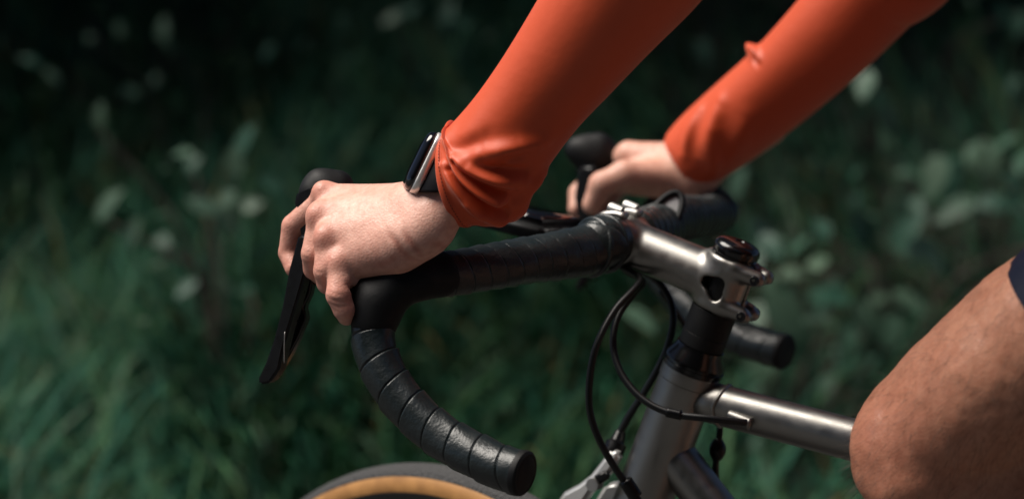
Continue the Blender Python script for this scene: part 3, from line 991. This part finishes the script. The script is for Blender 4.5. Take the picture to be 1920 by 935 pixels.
# ---- computer on its out-front mount
mdir = (at(1080, 436, 1.83) - at(905, 392, 1.90)).normalized()
mc = (at(1062, 433, 1.825) + at(905, 398, 1.890)) / 2
ln = (at(1062, 433, 1.825) - at(905, 398, 1.890)).length
mlat = (LAT - mdir * LAT.dot(mdir)).normalized(); mup = mdir.cross(mlat)
if mup.z < 0: mup = -mup
cm = bevel_box("computer_body", mc, mdir, mlat, mup, ln, 0.052, 0.017, M_RUBBER, bike, 0.006, 4)
bevel_box("computer_screen", mc + mup * 0.0088, mdir, mlat, mup, ln * .82, 0.044, 0.0016, M_SCREEN, cm, 0.0006, 2)
sweep("mount_arm", [at(1135, 450, 1.80), at(1090, 446, 1.815), at(1040, 440, 1.835), at(990, 428, 1.855)], [.008, .0075, .007, .007], M_BLACK, bike, n=24, seg=12)

# ---- cables
def cable(name, pts, r=0.00265, m=M_CABLE, n=70):
    return sweep(name, [at(*p) for p in pts], r, m, bike, n=n, seg=10)


cable("gear_cable", [(1165, 500, 1.79), (1198, 520, 1.775), (1192, 538, 1.76), (1150, 585, 1.745), (1116, 655, 1.735), (1104, 735, 1.735), (1112, 795, 1.735), (1140, 855, 1.735), (1178, 912, 1.74), (1215, 960, 1.742)])
cable("gear_cable", [(1170, 505, 1.795), (1205, 528, 1.785), (1190, 548, 1.77), (1158, 595, 1.757), (1150, 650, 1.748), (1168, 705, 1.738), (1208, 750, 1.727), (1262, 775, 1.718), (1330, 784, 1.712), (1400, 792, 1.715)])
cable("brake_cable", [(1175, 498, 1.81), (1225, 520, 1.805), (1255, 560, 1.80), (1262, 605, 1.795), (1246, 665, 1.795), (1212, 728, 1.80), (1176, 785, 1.81), (1157, 822, 1.815)], 0.0028)
cable("gear_cable", [(1240, 545, 1.82), (1290, 620, 1.84), (1335, 720, 1.83), (1350, 790, 1.805), (1346, 840, 1.80), (1342, 885, 1.80), (1350, 950, 1.80)])
c0 = at(1347, 822, 1.802); c1 = at(1344, 862, 1.800)
sweep("cable_adjuster", [c0, (c0 * 2 + c1) / 3, (c0 + c1 * 2) / 3, c1], [.0035, .0062, .0062, .0035], M_BLACK, bike, n=16, seg=12)
fe0, fe1 = at(1172, 900, 1.738), at(1192, 930, 1.740)
sweep("cable_ferrule", [fe0, (fe0 + fe1) / 2, fe1], .0052, M_BLACK, bike, n=8, seg=12)
fe0, fe1 = at(1250, 772, 1.719), at(1278, 778, 1.716)
sweep("cable_ferrule", [fe0, (fe0 + fe1) / 2, fe1], .0036, M_BLACK, bike, n=8, seg=12)
# cable stop on the top tube
st0, st1 = B(1366, 776, -0.0165), B(1408, 794, -0.0175)
sweep("cable_stop", [st0, (st0 + st1) / 2, st1], [.0034, .0044, .0046], M_TI, bike, n=16, seg=14)

# ---- front brake caliper
cal = empty("brake_caliper", B(1120, 905), None, None)
cal.parent = bike; cal.location = B(1120, 905) - Vector(bike.location)
extrude_px("caliper_arm", [(1150, 838), (1168, 850), (1152, 880), (1132, 902), (1112, 922), (1096, 946), (1060, 960), (1048, 940), (1062, 920), (1090, 905), (1112, 888), (1128, 868)], -0.012, 0.012, M_CALIPER, cal, 0.003)
extrude_px("caliper_arm", [(1140, 905), (1165, 900), (1180, 925), (1176, 975), (1120, 990), (1112, 950)], 0.004, 0.014, M_CALIPER, cal, 0.003)
extrude_px("release_lever", [(1112, 893), (1136, 880), (1146, 894), (1124, 908)], -0.021, 0.005, M_BLACK, cal, 0.0015)
ad = (at(1157, 822, 1.815) - at(1140, 868, 1.81)).normalized()
lathe("barrel_adjuster", [(0, -.014), (.0045, -.014), (.0045, -.006), (.0078, -.005), (.0082, .002), (.0055, .004), (.0042, .012), (0, .012)], at(1154, 836, 1.812), ad, M_BLACK, cal, seg=14)
lathe("cable_bolt", [(0, -.006), (.005, -.006), (.005, .004), (.003, .005), (0, .005)], B(1116, 906, -.02), LAT, M_SILVER, cal, seg=14)

# ================================================================== PERSON
person = empty("person", K(-0.55, 0, 0) * 1.0, "cyclist in an orange long sleeved jersey and navy shorts leaning on both brake hoods", "person")
person.location.z = 0.0

# joints away from the frame
SH_N, SH_F = K(-0.22, -0.18, 0.52), K(-0.22, 0.18, 0.52)
EL_N = at(1345, -250, 1.535)
EL_F = at(1725, -115, 1.93)
HIP_N, HIP_F = K(-0.66, -0.10, 0.02), K(-0.66, 0.10, 0.02)
KNEE = at(1740, 815, 1.580)
FOOT_N = K(-0.36, -0.12, -0.62)
KNEE_F = K(-0.33, 0.11, -0.33)
FOOT_F = K(-0.50, 0.12, -0.74)

hand_fingers = [
    [(614, 369, 1.692, 9.6), (551, 424, 1.706, 8.6), (542, 474, 1.710, 7.6), (551, 503, 1.702, 6.4)],
    [(605, 402, 1.672, 9.6), (588, 476, 1.666, 8.6), (590, 503, 1.674, 8.0), (606, 520, 1.694, 6.8)],
    [(618, 442, 1.656, 9.3), (611, 508, 1.649, 8.5), (615, 530, 1.654, 7.8), (632, 543, 1.672, 6.8)],
    [(640, 487, 1.648, 8.6), (634, 553, 1.638, 8.3), (645, 580, 1.640, 7.4), (650, 592, 1.648, 6.6)],
]
hand_palm = [
    [(616, 369, 1.690, 9.4), (745, 377, 1.665, 11.5)],
    [(607, 402, 1.671, 9.8), (760, 392, 1.652, 13)],
    [(620, 443, 1.657, 9.8), (775, 415, 1.640, 13.5)],
    [(642, 487, 1.651, 9.2), (785, 442, 1.632, 13)],
    [(690, 488, 1.650, 12.0), (745, 475, 1.642, 12.5), (806, 438, 1.636, 12)],
    [(640, 430, 1.690, 12), (740, 420, 1.672, 15)],
    [(792, 380, 1.648, 15.5), (930, 250, 1.638, 15)],
    [(822, 404, 1.634, 13.8), (945, 275, 1.630, 14)],
]
hand_thumb = [(760, 400, 1.680, 14), (700, 395, 1.712, 12.5), (655, 410, 1.728, 10), (630, 440, 1.728, 8)]
far_palm = [[(1300, 315, 2.070, 22), (1180, 292, 2.085, 12.5)], [(1290, 335, 2.062, 20), (1185, 335, 2.062, 14)], [(1300, 312, 2.10, 20), (1185, 300, 2.12, 12)],
            [(1290, 318, 2.07, 24), (1420, 215, 2.05, 30)]]
far_fingers = [[(1178, 292, 2.088, 10.5), (1122, 322, 2.125, 9), (1084, 362, 2.122, 8), (1080, 392, 2.112, 7)],
               [(1180, 296, 2.108, 10), (1128, 332, 2.145, 9), (1096, 376, 2.142, 8), (1092, 402, 2.13, 7)],
               [(1186, 300, 2.128, 10), (1140, 345, 2.155, 8.5), (1112, 386, 2.15, 8), (1108, 410, 2.14, 7)],
               [(1196, 306, 2.142, 9), (1156, 356, 2.16, 8), (1134, 392, 2.155, 7), (1130, 412, 2.145, 6)]]
far_thumb = [(1240, 332, 2.055, 14), (1170, 328, 2.042, 12), (1128, 346, 2.040, 10.5), (1110, 384, 2.045, 8.5)]


def near_hand(P):
    palm = None
    for g in hand_palm:
        d = chain(P, g, 0.008)
        palm = d if palm is None else smin(palm, d, 0.015)
    fing = None
    for g in hand_fingers:
        d = chain(P, g, 0.0012)
        fing = d if fing is None else smin(fing, d, 0.0006)
    out = smin(palm, fing, 0.0042)
    out = smin(out, chain(P, hand_thumb, 0.004), 0.006)
    return out


def first_hit(fn, px, py, d0=1.55, d1=1.78, n=460):
    ds = np.linspace(d0, d1, n)
    P = np.array([tuple(at(px, py, d)) for d in ds], np.float32)
    v = fn(P)
    k = int(np.argmax(v < 0))
    return float(ds[k]) if v[k] < 0 else None


def on_skin(fn, px, py, inward=0.0):
    d = first_hit(fn, px, py)
    return at(px, py, (d if d else 1.65) + inward)


KNUCKLES = [(on_skin(near_hand, x, y, i_), r) for x, y, i_, r in ((603, 357, .0046, .0052), (592, 404, .0043, .0055), (607, 446, .0042, .0055), (630, 492, .0042, .0055))]
CREASE_PX = [([(728, 436), (744, 456), (756, 474), (772, 485), (788, 490)], .0020, .0014), ([(758, 432), (768, 450), (782, 468), (792, 481)], .0018, .0010), ([(800, 452), (824, 459), (846, 462)], .0020, .0004),
             ([(650, 533), (658, 540), (667, 543), (678, 540)], .0018, .0018), ([(612, 556), (628, 563), (646, 566)], .0011, .0006), ([(618, 567), (634, 574), (650, 573)], .0010, .0005),
             ([(616, 545), (630, 551), (646, 552)], .0009, .0003), ([(567, 470), (580, 474)], .0009, .0003), ([(566, 480), (580, 485)], .0009, .0003), ([(530, 420), (545, 432)], .0009, .0003), ([(592, 508), (604, 512)], .0009, .0004),
             ([(690, 500), (725, 492), (760, 470)], .0028, .0004)]
CREASES = [([tuple(on_skin(near_hand, x, y, 0.0)) for x, y in c], w, a) for c, w, a in CREASE_PX]


for (x, y), (dx, dy) in (((600, 350), (6, 6)), ((586, 396), (8, 3)), ((601, 436), (8, 4)), ((622, 482), (9, 5))):
    for q in (-1, 0, 1):
        c = [(x - dx + q * 5, y + dy * q), (x + q * 5, y - 1 + dy * q), (x + dx + q * 5, y + 3 + dy * q)]
        CREASES.append(([tuple(on_skin(near_hand, a, b, 0.0)) for a, b in c], .0006, .0003))


def near_hand_fine(P):
    out = near_hand(P)
    for p, r in KNUCKLES:
        out = smin(out, cone(P, p, p, r, r), 0.008)
    out = smin(out, cone(P, at(655, 523, 1.647), at(668, 530, 1.650), 0.0058, 0.005), 0.003)
    return out


def refine(V, F):
    """each quad into four."""
    E = np.vstack([F[:, [0, 1]], F[:, [1, 2]], F[:, [2, 3]], F[:, [3, 0]]])
    Es = np.sort(E, axis=1)
    U, inv = np.unique(Es, axis=0, return_inverse=True)
    inv = inv.reshape(-1)
    n0, n1, nf = len(V), len(U), len(F)
    e = inv.reshape(4, nf) + n0
    c = np.arange(nf) + n0 + n1
    VV = np.vstack([V, V[U].mean(1), V[F].mean(1)])
    Q = [np.stack([F[:, k], e[k], c, e[(k + 3) % 4]], 1) for k in range(4)]
    return VV, np.vstack(Q)


def normals(V, F):
    N = np.zeros_like(V)
    f = np.cross(V[F[:, 2]] - V[F[:, 0]], V[F[:, 3]] - V[F[:, 1]])
    for k in range(4): np.add.at(N, F[:, k], f)
    return N / (np.linalg.norm(N, axis=1)[:, None] + 1e-12)


def far_hand(P):
    palm = None
    for g in far_palm:
        d = chain(P, g, 0.008)
        palm = d if palm is None else smin(palm, d, 0.010)
    fing = None
    for g in far_fingers:
        d = chain(P, g, 0.003)
        fing = d if fing is None else smin(fing, d, 0.0015)
    out = smin(palm, fing, 0.006)
    return smin(out, chain(P, far_thumb, 0.004), 0.006)


leg_prims = [
    (KNEE, at(2280, 396, 1.475), 0.0455, 0.060),                                             # thigh
    (at(1649, 837, 1.568), at(1655, 879, 1.570), 0.0165, 0.0165),                            # kneecap
    (at(1690, 925, 1.560), at(1700, 965, 1.563), 0.013, 0.012),                              # below the kneecap
    (at(1736, 885, 1.578), at(1798, 1035, 1.600), 0.035, 0.035),                             # shin
    (at(1815, 950, 1.585), at(1875, 1080, 1.600), 0.035, 0.044),                             # calf
    (at(1900, 930, 1.575), at(1960, 1080, 1.600), 0.030, 0.036),
    (at(1822, 733, 1.556), at(1935, 634, 1.536), 0.040, 0.0415),                             # thigh muscle
    (at(1760, 800, 1.548), at(1850, 722, 1.534), 0.018, 0.028),
]


def leg_sdf(P):
    d = None
    for a, b, ra, rb in leg_prims:
        q = cone(P, a, b, ra, rb)
        d = q if d is None else smin(d, q, 0.022)
    return d


WR_N, WR_F = at(880, 320, 1.632), at(1330, 290, 2.062)
coarse_prims = [
    (WR_N, at(1070, 103, 1.608), 0.019, 0.024), (at(1070, 103, 1.608), EL_N, 0.024, 0.030), (EL_N, SH_N, 0.032, 0.045), (WR_F, EL_F, 0.019, 0.028), (EL_F, SH_F, 0.032, 0.045),
    (SH_N, SH_F, 0.060, 0.060), (K(-.25, -.10, .50), K(-.62, -.07, .06), 0.095, 0.105), (K(-.25, .10, .50), K(-.62, .07, .06), 0.095, 0.105),
    (HIP_N, HIP_F, 0.10, 0.10), (HIP_N, at(2280, 396, 1.475), 0.088, 0.068),
    (HIP_F, KNEE_F, 0.088, 0.055), (KNEE_F, FOOT_F, 0.052, 0.034), (FOOT_F, FOOT_F + FOR * .16 - ZUP * .04, 0.034, 0.026),
    (at(1790, 1020, 1.60), FOOT_N, 0.046, 0.034), (FOOT_N, FOOT_N + FOR * .16 - ZUP * .04, 0.034, 0.026),
    (K(-.20, 0, .56), K(-.08, 0, .66), 0.058, 0.055), (K(-.02, 0, .74), K(.03, 0, .70), 0.092, 0.070), (K(.06, 0, .68), K(.085, 0, .685), .02, .012),
]


def coarse_sdf(P):
    d = None
    for a, b, ra, rb in coarse_prims:
        q = cone(P, a, b, ra, rb)
        d = q if d is None else smin(d, q, 0.03)
    return d


def bbox(pts, pad):
    P = np.array([tuple(p) for p in pts]); return P.min(0) - pad, P.max(0) + pad


patches = []
lo, hi = bbox([at(*p[:3]) for g in hand_fingers + hand_palm for p in g] + [at(*p[:3]) for p in hand_thumb], 0.022)
V, F = surface_nets(near_hand_fine, lo, hi, 0.00105)
V = relax(V, F, 2, 0.5)
V, F = refine(V, F)
V = relax(V, F, 3, 0.5)
Nh = normals(V, F)
disp = np.zeros(len(V))
crease_w = np.zeros(len(V))
for pts, cw, amp in CREASES:
    Q, Lq = catmull(pts, 30)
    g = np.zeros(len(V)); g2 = np.zeros(len(V))
    for k, q in enumerate(Q):
        tp = math.sin(math.pi * (k + 1) / 31) ** 0.7
        dq = ((V - q) ** 2).sum(1)
        g = np.maximum(g, tp * np.exp(-dq / (2 * cw * cw)))
        g2 = np.maximum(g2, tp * np.exp(-dq / (2 * (2.6 * cw) ** 2)))
    disp -= amp * g
    disp += amp * 0.35 * g2
    crease_w = np.maximum(crease_w, g)
V = V + Nh * disp[:, None]
# colour of the skin: redder on the knuckles, fingers and creases
base = np.array([0.670, 0.385, 0.305]); red = np.array([0.520, 0.205, 0.150])
w_ = np.zeros(len(V))
for p, r in KNUCKLES:
    w_ = np.maximum(w_, np.exp(-((V - np.array(p)) ** 2).sum(1) / (2 * 0.0075 ** 2)) * .95)
for g in hand_fingers:
    for q in g[1:]:
        w_ = np.maximum(w_, np.exp(-((V - np.array(at(*q[:3]))) ** 2).sum(1) / (2 * 0.010 ** 2)) * .75)
w_ = np.maximum(w_, crease_w * .8)
w_ = np.maximum(w_, np.exp(-((V - np.array(at(700, 505, 1.63))) ** 2).sum(1) / (2 * 0.02 ** 2)) * .35)
patches.append((V, F, base[None] * (1 - w_[:, None]) + red[None] * w_[:, None]))
lo, hi = bbox([at(*p[:3]) for g in far_palm + far_fingers for p in g] + [at(*p[:3]) for p in far_thumb], 0.03)
V, F = surface_nets(far_hand, lo, hi, 0.0018)
V = relax(V, F, 2)
patches.append((V, F, np.tile(np.array([0.60, 0.335, 0.255]), (len(V), 1))))
lo, hi = bbox([KNEE + Vector((-.06, 0, 0)), at(2280, 396, 1.475), at(1850, 1060, 1.6)], 0.075)
V, F = surface_nets(leg_sdf, lo, hi, 0.003)
V = relax(V, F, 2)
# muscle and bone relief
rel = np.array([0.0014 * mnoise.fractal(Vector(p) * 22, 1.0, 2.0, 3) + 0.0007 * mnoise.noise(Vector(p) * 120) for p in V])
Nn = np.zeros_like(V)
fn = np.cross(V[F[:, 2]] - V[F[:, 0]], V[F[:, 3]] - V[F[:, 1]])
for k in range(4): np.add.at(Nn, F[:, k], fn)
Nn /= np.linalg.norm(Nn, axis=1)[:, None] + 1e-12
V = V + Nn * rel[:, None]
legV, legN, legF = V, Nn, F
kn = np.exp(-((V - np.array(at(1655, 835, 1.55))) ** 2).sum(1) / (2 * 0.035 ** 2))
patches.append((V, F, np.array([0.485, 0.225, 0.140])[None] * (1 - .6 * kn[:, None]) + np.array([0.45, 0.170, 0.105])[None] * .6 * kn[:, None]))
lo, hi = bbox([p for c in coarse_prims for p in c[:2]], 0.12)
V, F = surface_nets(coarse_sdf, lo, hi, 0.009)
patches.append((V, F, np.tile(np.array([0.45, 0.25, 0.165]), (len(V), 1))))
off = 0; VV = []; FF = []; CC = []
for v, f, c in patches:
    VV.append(v); FF.append(f + off); CC.append(c); off += len(v)
body = mesh_obj("body", np.vstack(VV), np.vstack(FF), M_SKIN, person, True, np.vstack(CC))

# leg hair: short thin dark strands lying along the thigh
M_HAIR = mat("body_hair", (0.05, 0.028, 0.016), 0.6)
r = np.random.default_rng(5)
sel = r.choice(len(legV), 8000, replace=True)
P0 = legV[sel]; N0 = legN[sel]
down = np.array(KNEE - at(2280, 396, 1.475)); down /= np.linalg.norm(down)
dirs = down[None] + np.array([0, 0, -0.5]) + r.normal(size=(len(sel), 3)) * 0.45 + N0 * 0.35
dirs /= np.linalg.norm(dirs, axis=1)[:, None]
Lh = r.uniform(0.008, 0.018, len(sel))[:, None]
sidev = np.cross(dirs, N0); sidev /= np.linalg.norm(sidev, axis=1)[:, None] + 1e-9
wd = 0.00007
P0 = P0 + (r.normal(size=P0.shape) * 0.0015)
P0 = P0 - N0 * 0.0004
P1 = P0 + dirs * Lh * .5 + N0 * .0006; P2 = P0 + dirs * Lh - N0 * .0002
HV = np.stack([P0 - sidev * wd, P0 + sidev * wd, P1 + sidev * wd, P1 - sidev * wd, P2, P2 + sidev * wd * .3], 1).reshape(-1, 3)
b0 = (np.arange(len(sel)) * 6)[:, None]
HF = np.vstack([b0 + np.array([[0, 1, 2, 3]]), b0 + np.array([[3, 2, 5, 4]])])
tag(mesh_obj("leg_hair", HV, HF, M_HAIR, person), None, None, None, "stuff")

# ---- jersey: torso, with two sleeves
def torso_sdf(P):
    d = None
    for a, b, ra, rb in [(SH_N, SH_F, 0.068, 0.068), (K(-.25, -.10, .50), K(-.62, -.07, .06), 0.103, 0.113), (K(-.25, .10, .50), K(-.62, .07, .06), 0.103, 0.113), (EL_N * .35 + SH_N * .65, SH_N, .055, .060), (EL_F * .35 + SH_F * .65, SH_F, .055, .060)]:
        q = cone(P, a, b, ra, rb)
        d = q if d is None else smin(d, q, 0.03)
    return d


lo, hi = bbox([SH_N, SH_F, K(-.62, -.07, .06), K(-.62, .07, .06)], 0.13)
V, F = surface_nets(torso_sdf, lo, hi, 0.010)
jersey = mesh_obj("jersey", V, F, M_CLOTH, person)


def fold(s, th, s0, t0, s1, t1, w, amp):
    """a raised fold running from (s0, t0) to (s1, t1) on the sleeve, s in metres, t in radians."""
    R_ = 0.034
    ds, dt = s1 - s0, (t1 - t0) * R_
    L2 = ds * ds + dt * dt
    tt = ((th - t0 + math.pi) % (2 * math.pi) - math.pi) * R_
    u = np.clip(((s - s0) * ds + tt * dt) / L2, 0, 1)
    d2 = (s - s0 - u * ds) ** 2 + (tt - u * dt) ** 2
    return amp * np.exp(-d2 / (2 * w * w)) * (0.35 + 0.65 * np.sin(np.pi * np.clip(u, 0.05, .95)))


def sleeve(pts, radial, ref, seg=180, n=800, squash=(1, 1)):
    P = [tuple(at(*p[:3])) for p in pts]
    return sweep("sleeve", P, [p[3] for p in pts], M_CLOTH, jersey, n=n, seg=seg, caps=False, ref=ref, radial=radial, squash=squash)


def tuple_(p, r):
    v = p - EYE
    d = v.dot(FWD)
    return (960 + v.dot(RGT) / d * FPX, 467.5 - v.dot(UPV) / d * FPX, d, r)


sl_pts = [(850, 337, 1.6435, .0306), (870, 332, 1.6405, .0335), (897, 319, 1.6370, .0358), (926, 291, 1.632, .0352), (962, 242, 1.626, .0335), (1010, 178, 1.618, .0340), (1070, 103, 1.607, .0375), (1130, 25, 1.594, .0415), (1190, -50, 1.580, .0440), (1270, -150, 1.558, .0455), (1345, -250, 1.535, .048), tuple_(EL_N * .5 + SH_N * .5, .056), tuple_(SH_N, .066)]
sl_far = [(1278, 310, 2.066, .026), (1292, 300, 2.064, .029), (1330, 268, 2.056, .0325), (1400, 210, 2.036, .0350), (1480, 142, 2.01, .0365), (1560, 66, 1.985, .0395), (1640, -20, 1.96, .0420), (1725, -115, 1.93, .045), tuple_(EL_F * .5 + SH_F * .5, .054), tuple_(SH_F, .066)]
REF_N = tuple(-FWD)                                    # theta = 0 faces the picture-taker


def near_relief(s, th, R):
    d = np.zeros(np.broadcast(s, th).shape)
    # cuff hem: doubled cloth
    d += 0.0010 * (1 / (1 + np.exp((s - 0.0060) / 0.0004)))
    d -= 0.0010 * np.exp(-((s - 0.0068) / 0.0008) ** 2)
    d -= 0.004 * np.exp(-(s / 0.0012) ** 2)
    for a in FOLDS_N:
        d += (1.5 if a[5] > 0 else 1.9) * fold(s, th, *a)
    d += 0.0006 * np.sin(7 * th + 90 * s) * np.exp(-((s - 0.03) / 0.02) ** 2)
    d += 0.0004 * np.sin(3 * th + 40 * s) + 0.0007 * np.sin(2 * th + 55 * s + 1.5 * np.sin(30 * s)) * np.clip(s * 12, 0, 1) * np.exp(-s / .25)
    return R + d


FOLDS_N = [
    (.008, -.30, .018, 1.25, .0018, .0040), (.0115, -.15, .0225, 1.2, .0015, -.0038), (.015, -.40, .027, 1.2, .0022, .0046), (.019, -.20, .032, 1.05, .0017, -.0040), (.0235, -.30, .039, 1.1, .0030, .0042), (.029, .0, .045, 1.0, .0026, -.0028),
    (.038, .05, .060, .55, .0040, .0030), (.046, .45, .070, .95, .0045, .0032), (.040, .45, .060, .80, .0030, -.0024),
    (.009, -1.0, .019, -.3, .0018, .0026), (.013, -1.4, .022, -.5, .0016, .0026), (.013, .6, .022, 1.4, .0022, .0028), (.026, .9, .046, 1.6, .0035, .0040),
    (.024, -.5, .048, -.1, .0045, -.0020), (.010, 1.2, .030, 1.5, .006, .0045), (.020, 1.0, .040, 1.3, .003, -.0026), (.008, -2.4, .02, -1.2, .002, .003), (.02, 2.0, .05, 2.8, .004, .004), (.012, 2.2, .03, 1.4, .003, .004),
]


def far_relief(s, th, R):
    d = np.zeros(np.broadcast(s, th).shape)
    for a in [(0.020, 0.8, 0.055, -0.1, 0.005, 0.004), (0.03, 0.2, 0.075, -0.6, 0.005, 0.0045), (0.015, -0.2, 0.05, -0.9, 0.004, 0.004), (0.055, 0.6, 0.09, 0.1, 0.006, 0.003),
              (0.116, -1.75, 0.121, -1.05, 0.0028, 0.0085), (0.124, -1.3, 0.126, -0.8, 0.0024, 0.006), (0.121, -1.2, 0.1235, -0.7, 0.0016, -0.004)]:
        d += fold(s, th, *a)
    d += 0.0005 * np.sin(3 * th + 30 * s)
    return R + d


sleeve_n = sleeve(sl_pts, near_relief, REF_N)
sleeve_f = sleeve(sl_far, far_relief, REF_N, seg=110, n=380)

# stitching round the near cuff
C, Lt = catmull([tuple(at(*p[:3])) + (p[3],) for p in sl_pts], 800)
S_ = np.linspace(0, Lt, 800)
T_, N_, B_ = frames(C[:, :3], REF_N)
SV, SF = [], []
for line_s in (0.0050,):
    i = int(np.searchsorted(S_, line_s))
    for q in range(84):
        th0 = 2 * math.pi * q / 84; th1 = th0 + 2 * math.pi / 84 * 0.55
        pr = []
        for t_ in (th0, th1):
            rr_ = float(near_relief(np.array([[S_[i]]]), np.array([[t_]]), np.array([[C[i, 3]]]))[0, 0]) + 0.0001
            pr.append(C[i, :3] + rr_ * (math.cos(t_) * N_[i] + math.sin(t_) * B_[i]))
        o_ = (pr[0] + pr[1]) / 2 - C[i, :3]; o_ /= np.linalg.norm(o_)
        b0 = len(SV)
        w1 = T_[i] * 0.00035
        SV += [pr[0] - w1, pr[0] + w1, pr[1] + w1, pr[1] - w1, (pr[0] + pr[1]) / 2 + o_ * 0.0006]
        SF += [(b0, b0 + 1, b0 + 4), (b0 + 1, b0 + 2, b0 + 4), (b0 + 2, b0 + 3, b0 + 4), (b0 + 3, b0, b0 + 4)]
tag(mesh_obj("cuff_stitching", SV, SF, M_STITCH, jersey), None, None, None, "stuff")

# ---- shorts
hemc = at(2004, 612, 1.524)
sweep("shorts", [hemc, at(2110, 522, 1.505), at(2280, 396, 1.475), HIP_N], [0.0545, 0.058, 0.068, 0.098], M_NAVY, person, n=60, seg=64, caps=False)

# ---- watch on the near wrist
wc = at(797, 308, 1.641)
wu = (at(824, 252, 1.643) - at(770, 364, 1.639)).normalized()
wn_ = (at(760, 290, 1.6395) - at(797, 308, 1.641)).normalized()
wn_ = (wn_ - wu * wn_.dot(wu)).normalized()
wv = wn_.cross(wu).normalized()
if wv.dot(FWD) > 0: wv = -wv                            # towards the picture-taker
watch = empty("smartwatch", wc, "silver edged smartwatch with black face and strap on the near wrist", "watch")


def rounded_slab(name, c, u, v, n, su, sv, th, rad, material, parent, dome=0.0, segs=10):
    """rounded rectangle su x sv, from the plane c up along n by th, with a soft edge and optional dome."""
    out = []
    for cx, cy, a0 in ((1, 1, 0), (-1, 1, 90), (-1, -1, 180), (1, -1, 270)):
        for k in range(segs):
            a = math.radians(a0 + 90 * k / (segs - 1))
            out.append((cx * (su / 2 - rad) + rad * math.cos(a), cy * (sv / 2 - rad) + rad * math.sin(a)))
    m = len(out)
    lev = [(1.0 - 0.10, 0.0), (1.0, 0.12), (1.0, 0.88), (0.985, 0.96), (0.95, 1.0)]
    if dome: lev = [(1.0, 0.0), (0.99, .3), (0.95, .6), (.85, .85), (.6, 1.0), (.2, 1.04)]
    V, Fs = [], []
    for sc, h in lev:
        for (x, y) in out:
            V.append(c + u * x * sc + v * y * sc + n * (h * (dome or th)))
    for i in range(len(lev) - 1):
        for k in range(m):
            Fs.append((i * m + k, i * m + (k + 1) % m, (i + 1) * m + (k + 1) % m, (i + 1) * m + k))
    Fs.append(tuple(range((len(lev) - 1) * m, len(lev) * m))); Fs.append(tuple(reversed(range(m))))
    return mesh_obj(name, V, Fs, material, parent, True)


rounded_slab("watch_case", wc - wn_ * 0.0035, wu, wv, wn_, 0.0450, 0.037, 0.0056, 0.009, M_WATCH, watch)
rounded_slab("watch_glass", wc + wn_ * 0.0026, wu, wv, wn_, 0.0435, 0.0355, 0.005, 0.009, M_SCREEN, watch, dome=0.0060)
lathe("side_button", [(0, 0), (.0030, 0), (.0034, .0008), (.0030, .0018), (0, .002)], wc - wv * 0.0182 + wu * 0.004, -wv, M_SILVER, watch, seg=20)
# strap goes round the wrist
base_c = wc - wn_ * 0.0225
SVt, SFt = [], []
NS = 64
for k in range(NS):
    a = 2 * math.pi * k / NS
    o_ = (wn_ * math.cos(a) * 1.12 + wv * math.sin(a)).normalized()
    p = base_c + wn_ * math.cos(a) * 0.0205 + wv * math.sin(a) * 0.0265
    hw = 0.0125 + 0.0075 * math.exp(-(min(a, 2 * math.pi - a) / 1.25) ** 4)
    for (h_, t_) in ((-1, 0), (-1, .0018), (-.92, .0027), (.92, .0027), (1, .0018), (1, 0)):
        SVt.append(p + wu * h_ * hw + o_ * t_)
for k in range(NS):
    for q in range(6):
        SFt.append((k * 6 + q, k * 6 + (q + 1) % 6, ((k + 1) % NS) * 6 + (q + 1) % 6, ((k + 1) % NS) * 6 + q))
mesh_obj("watch_strap", SVt, SFt, M_STRAP, watch)

SC.render.engine = 'CYCLES'
SC.cycles.use_denoising = True
SC.cycles.max_bounces = 6
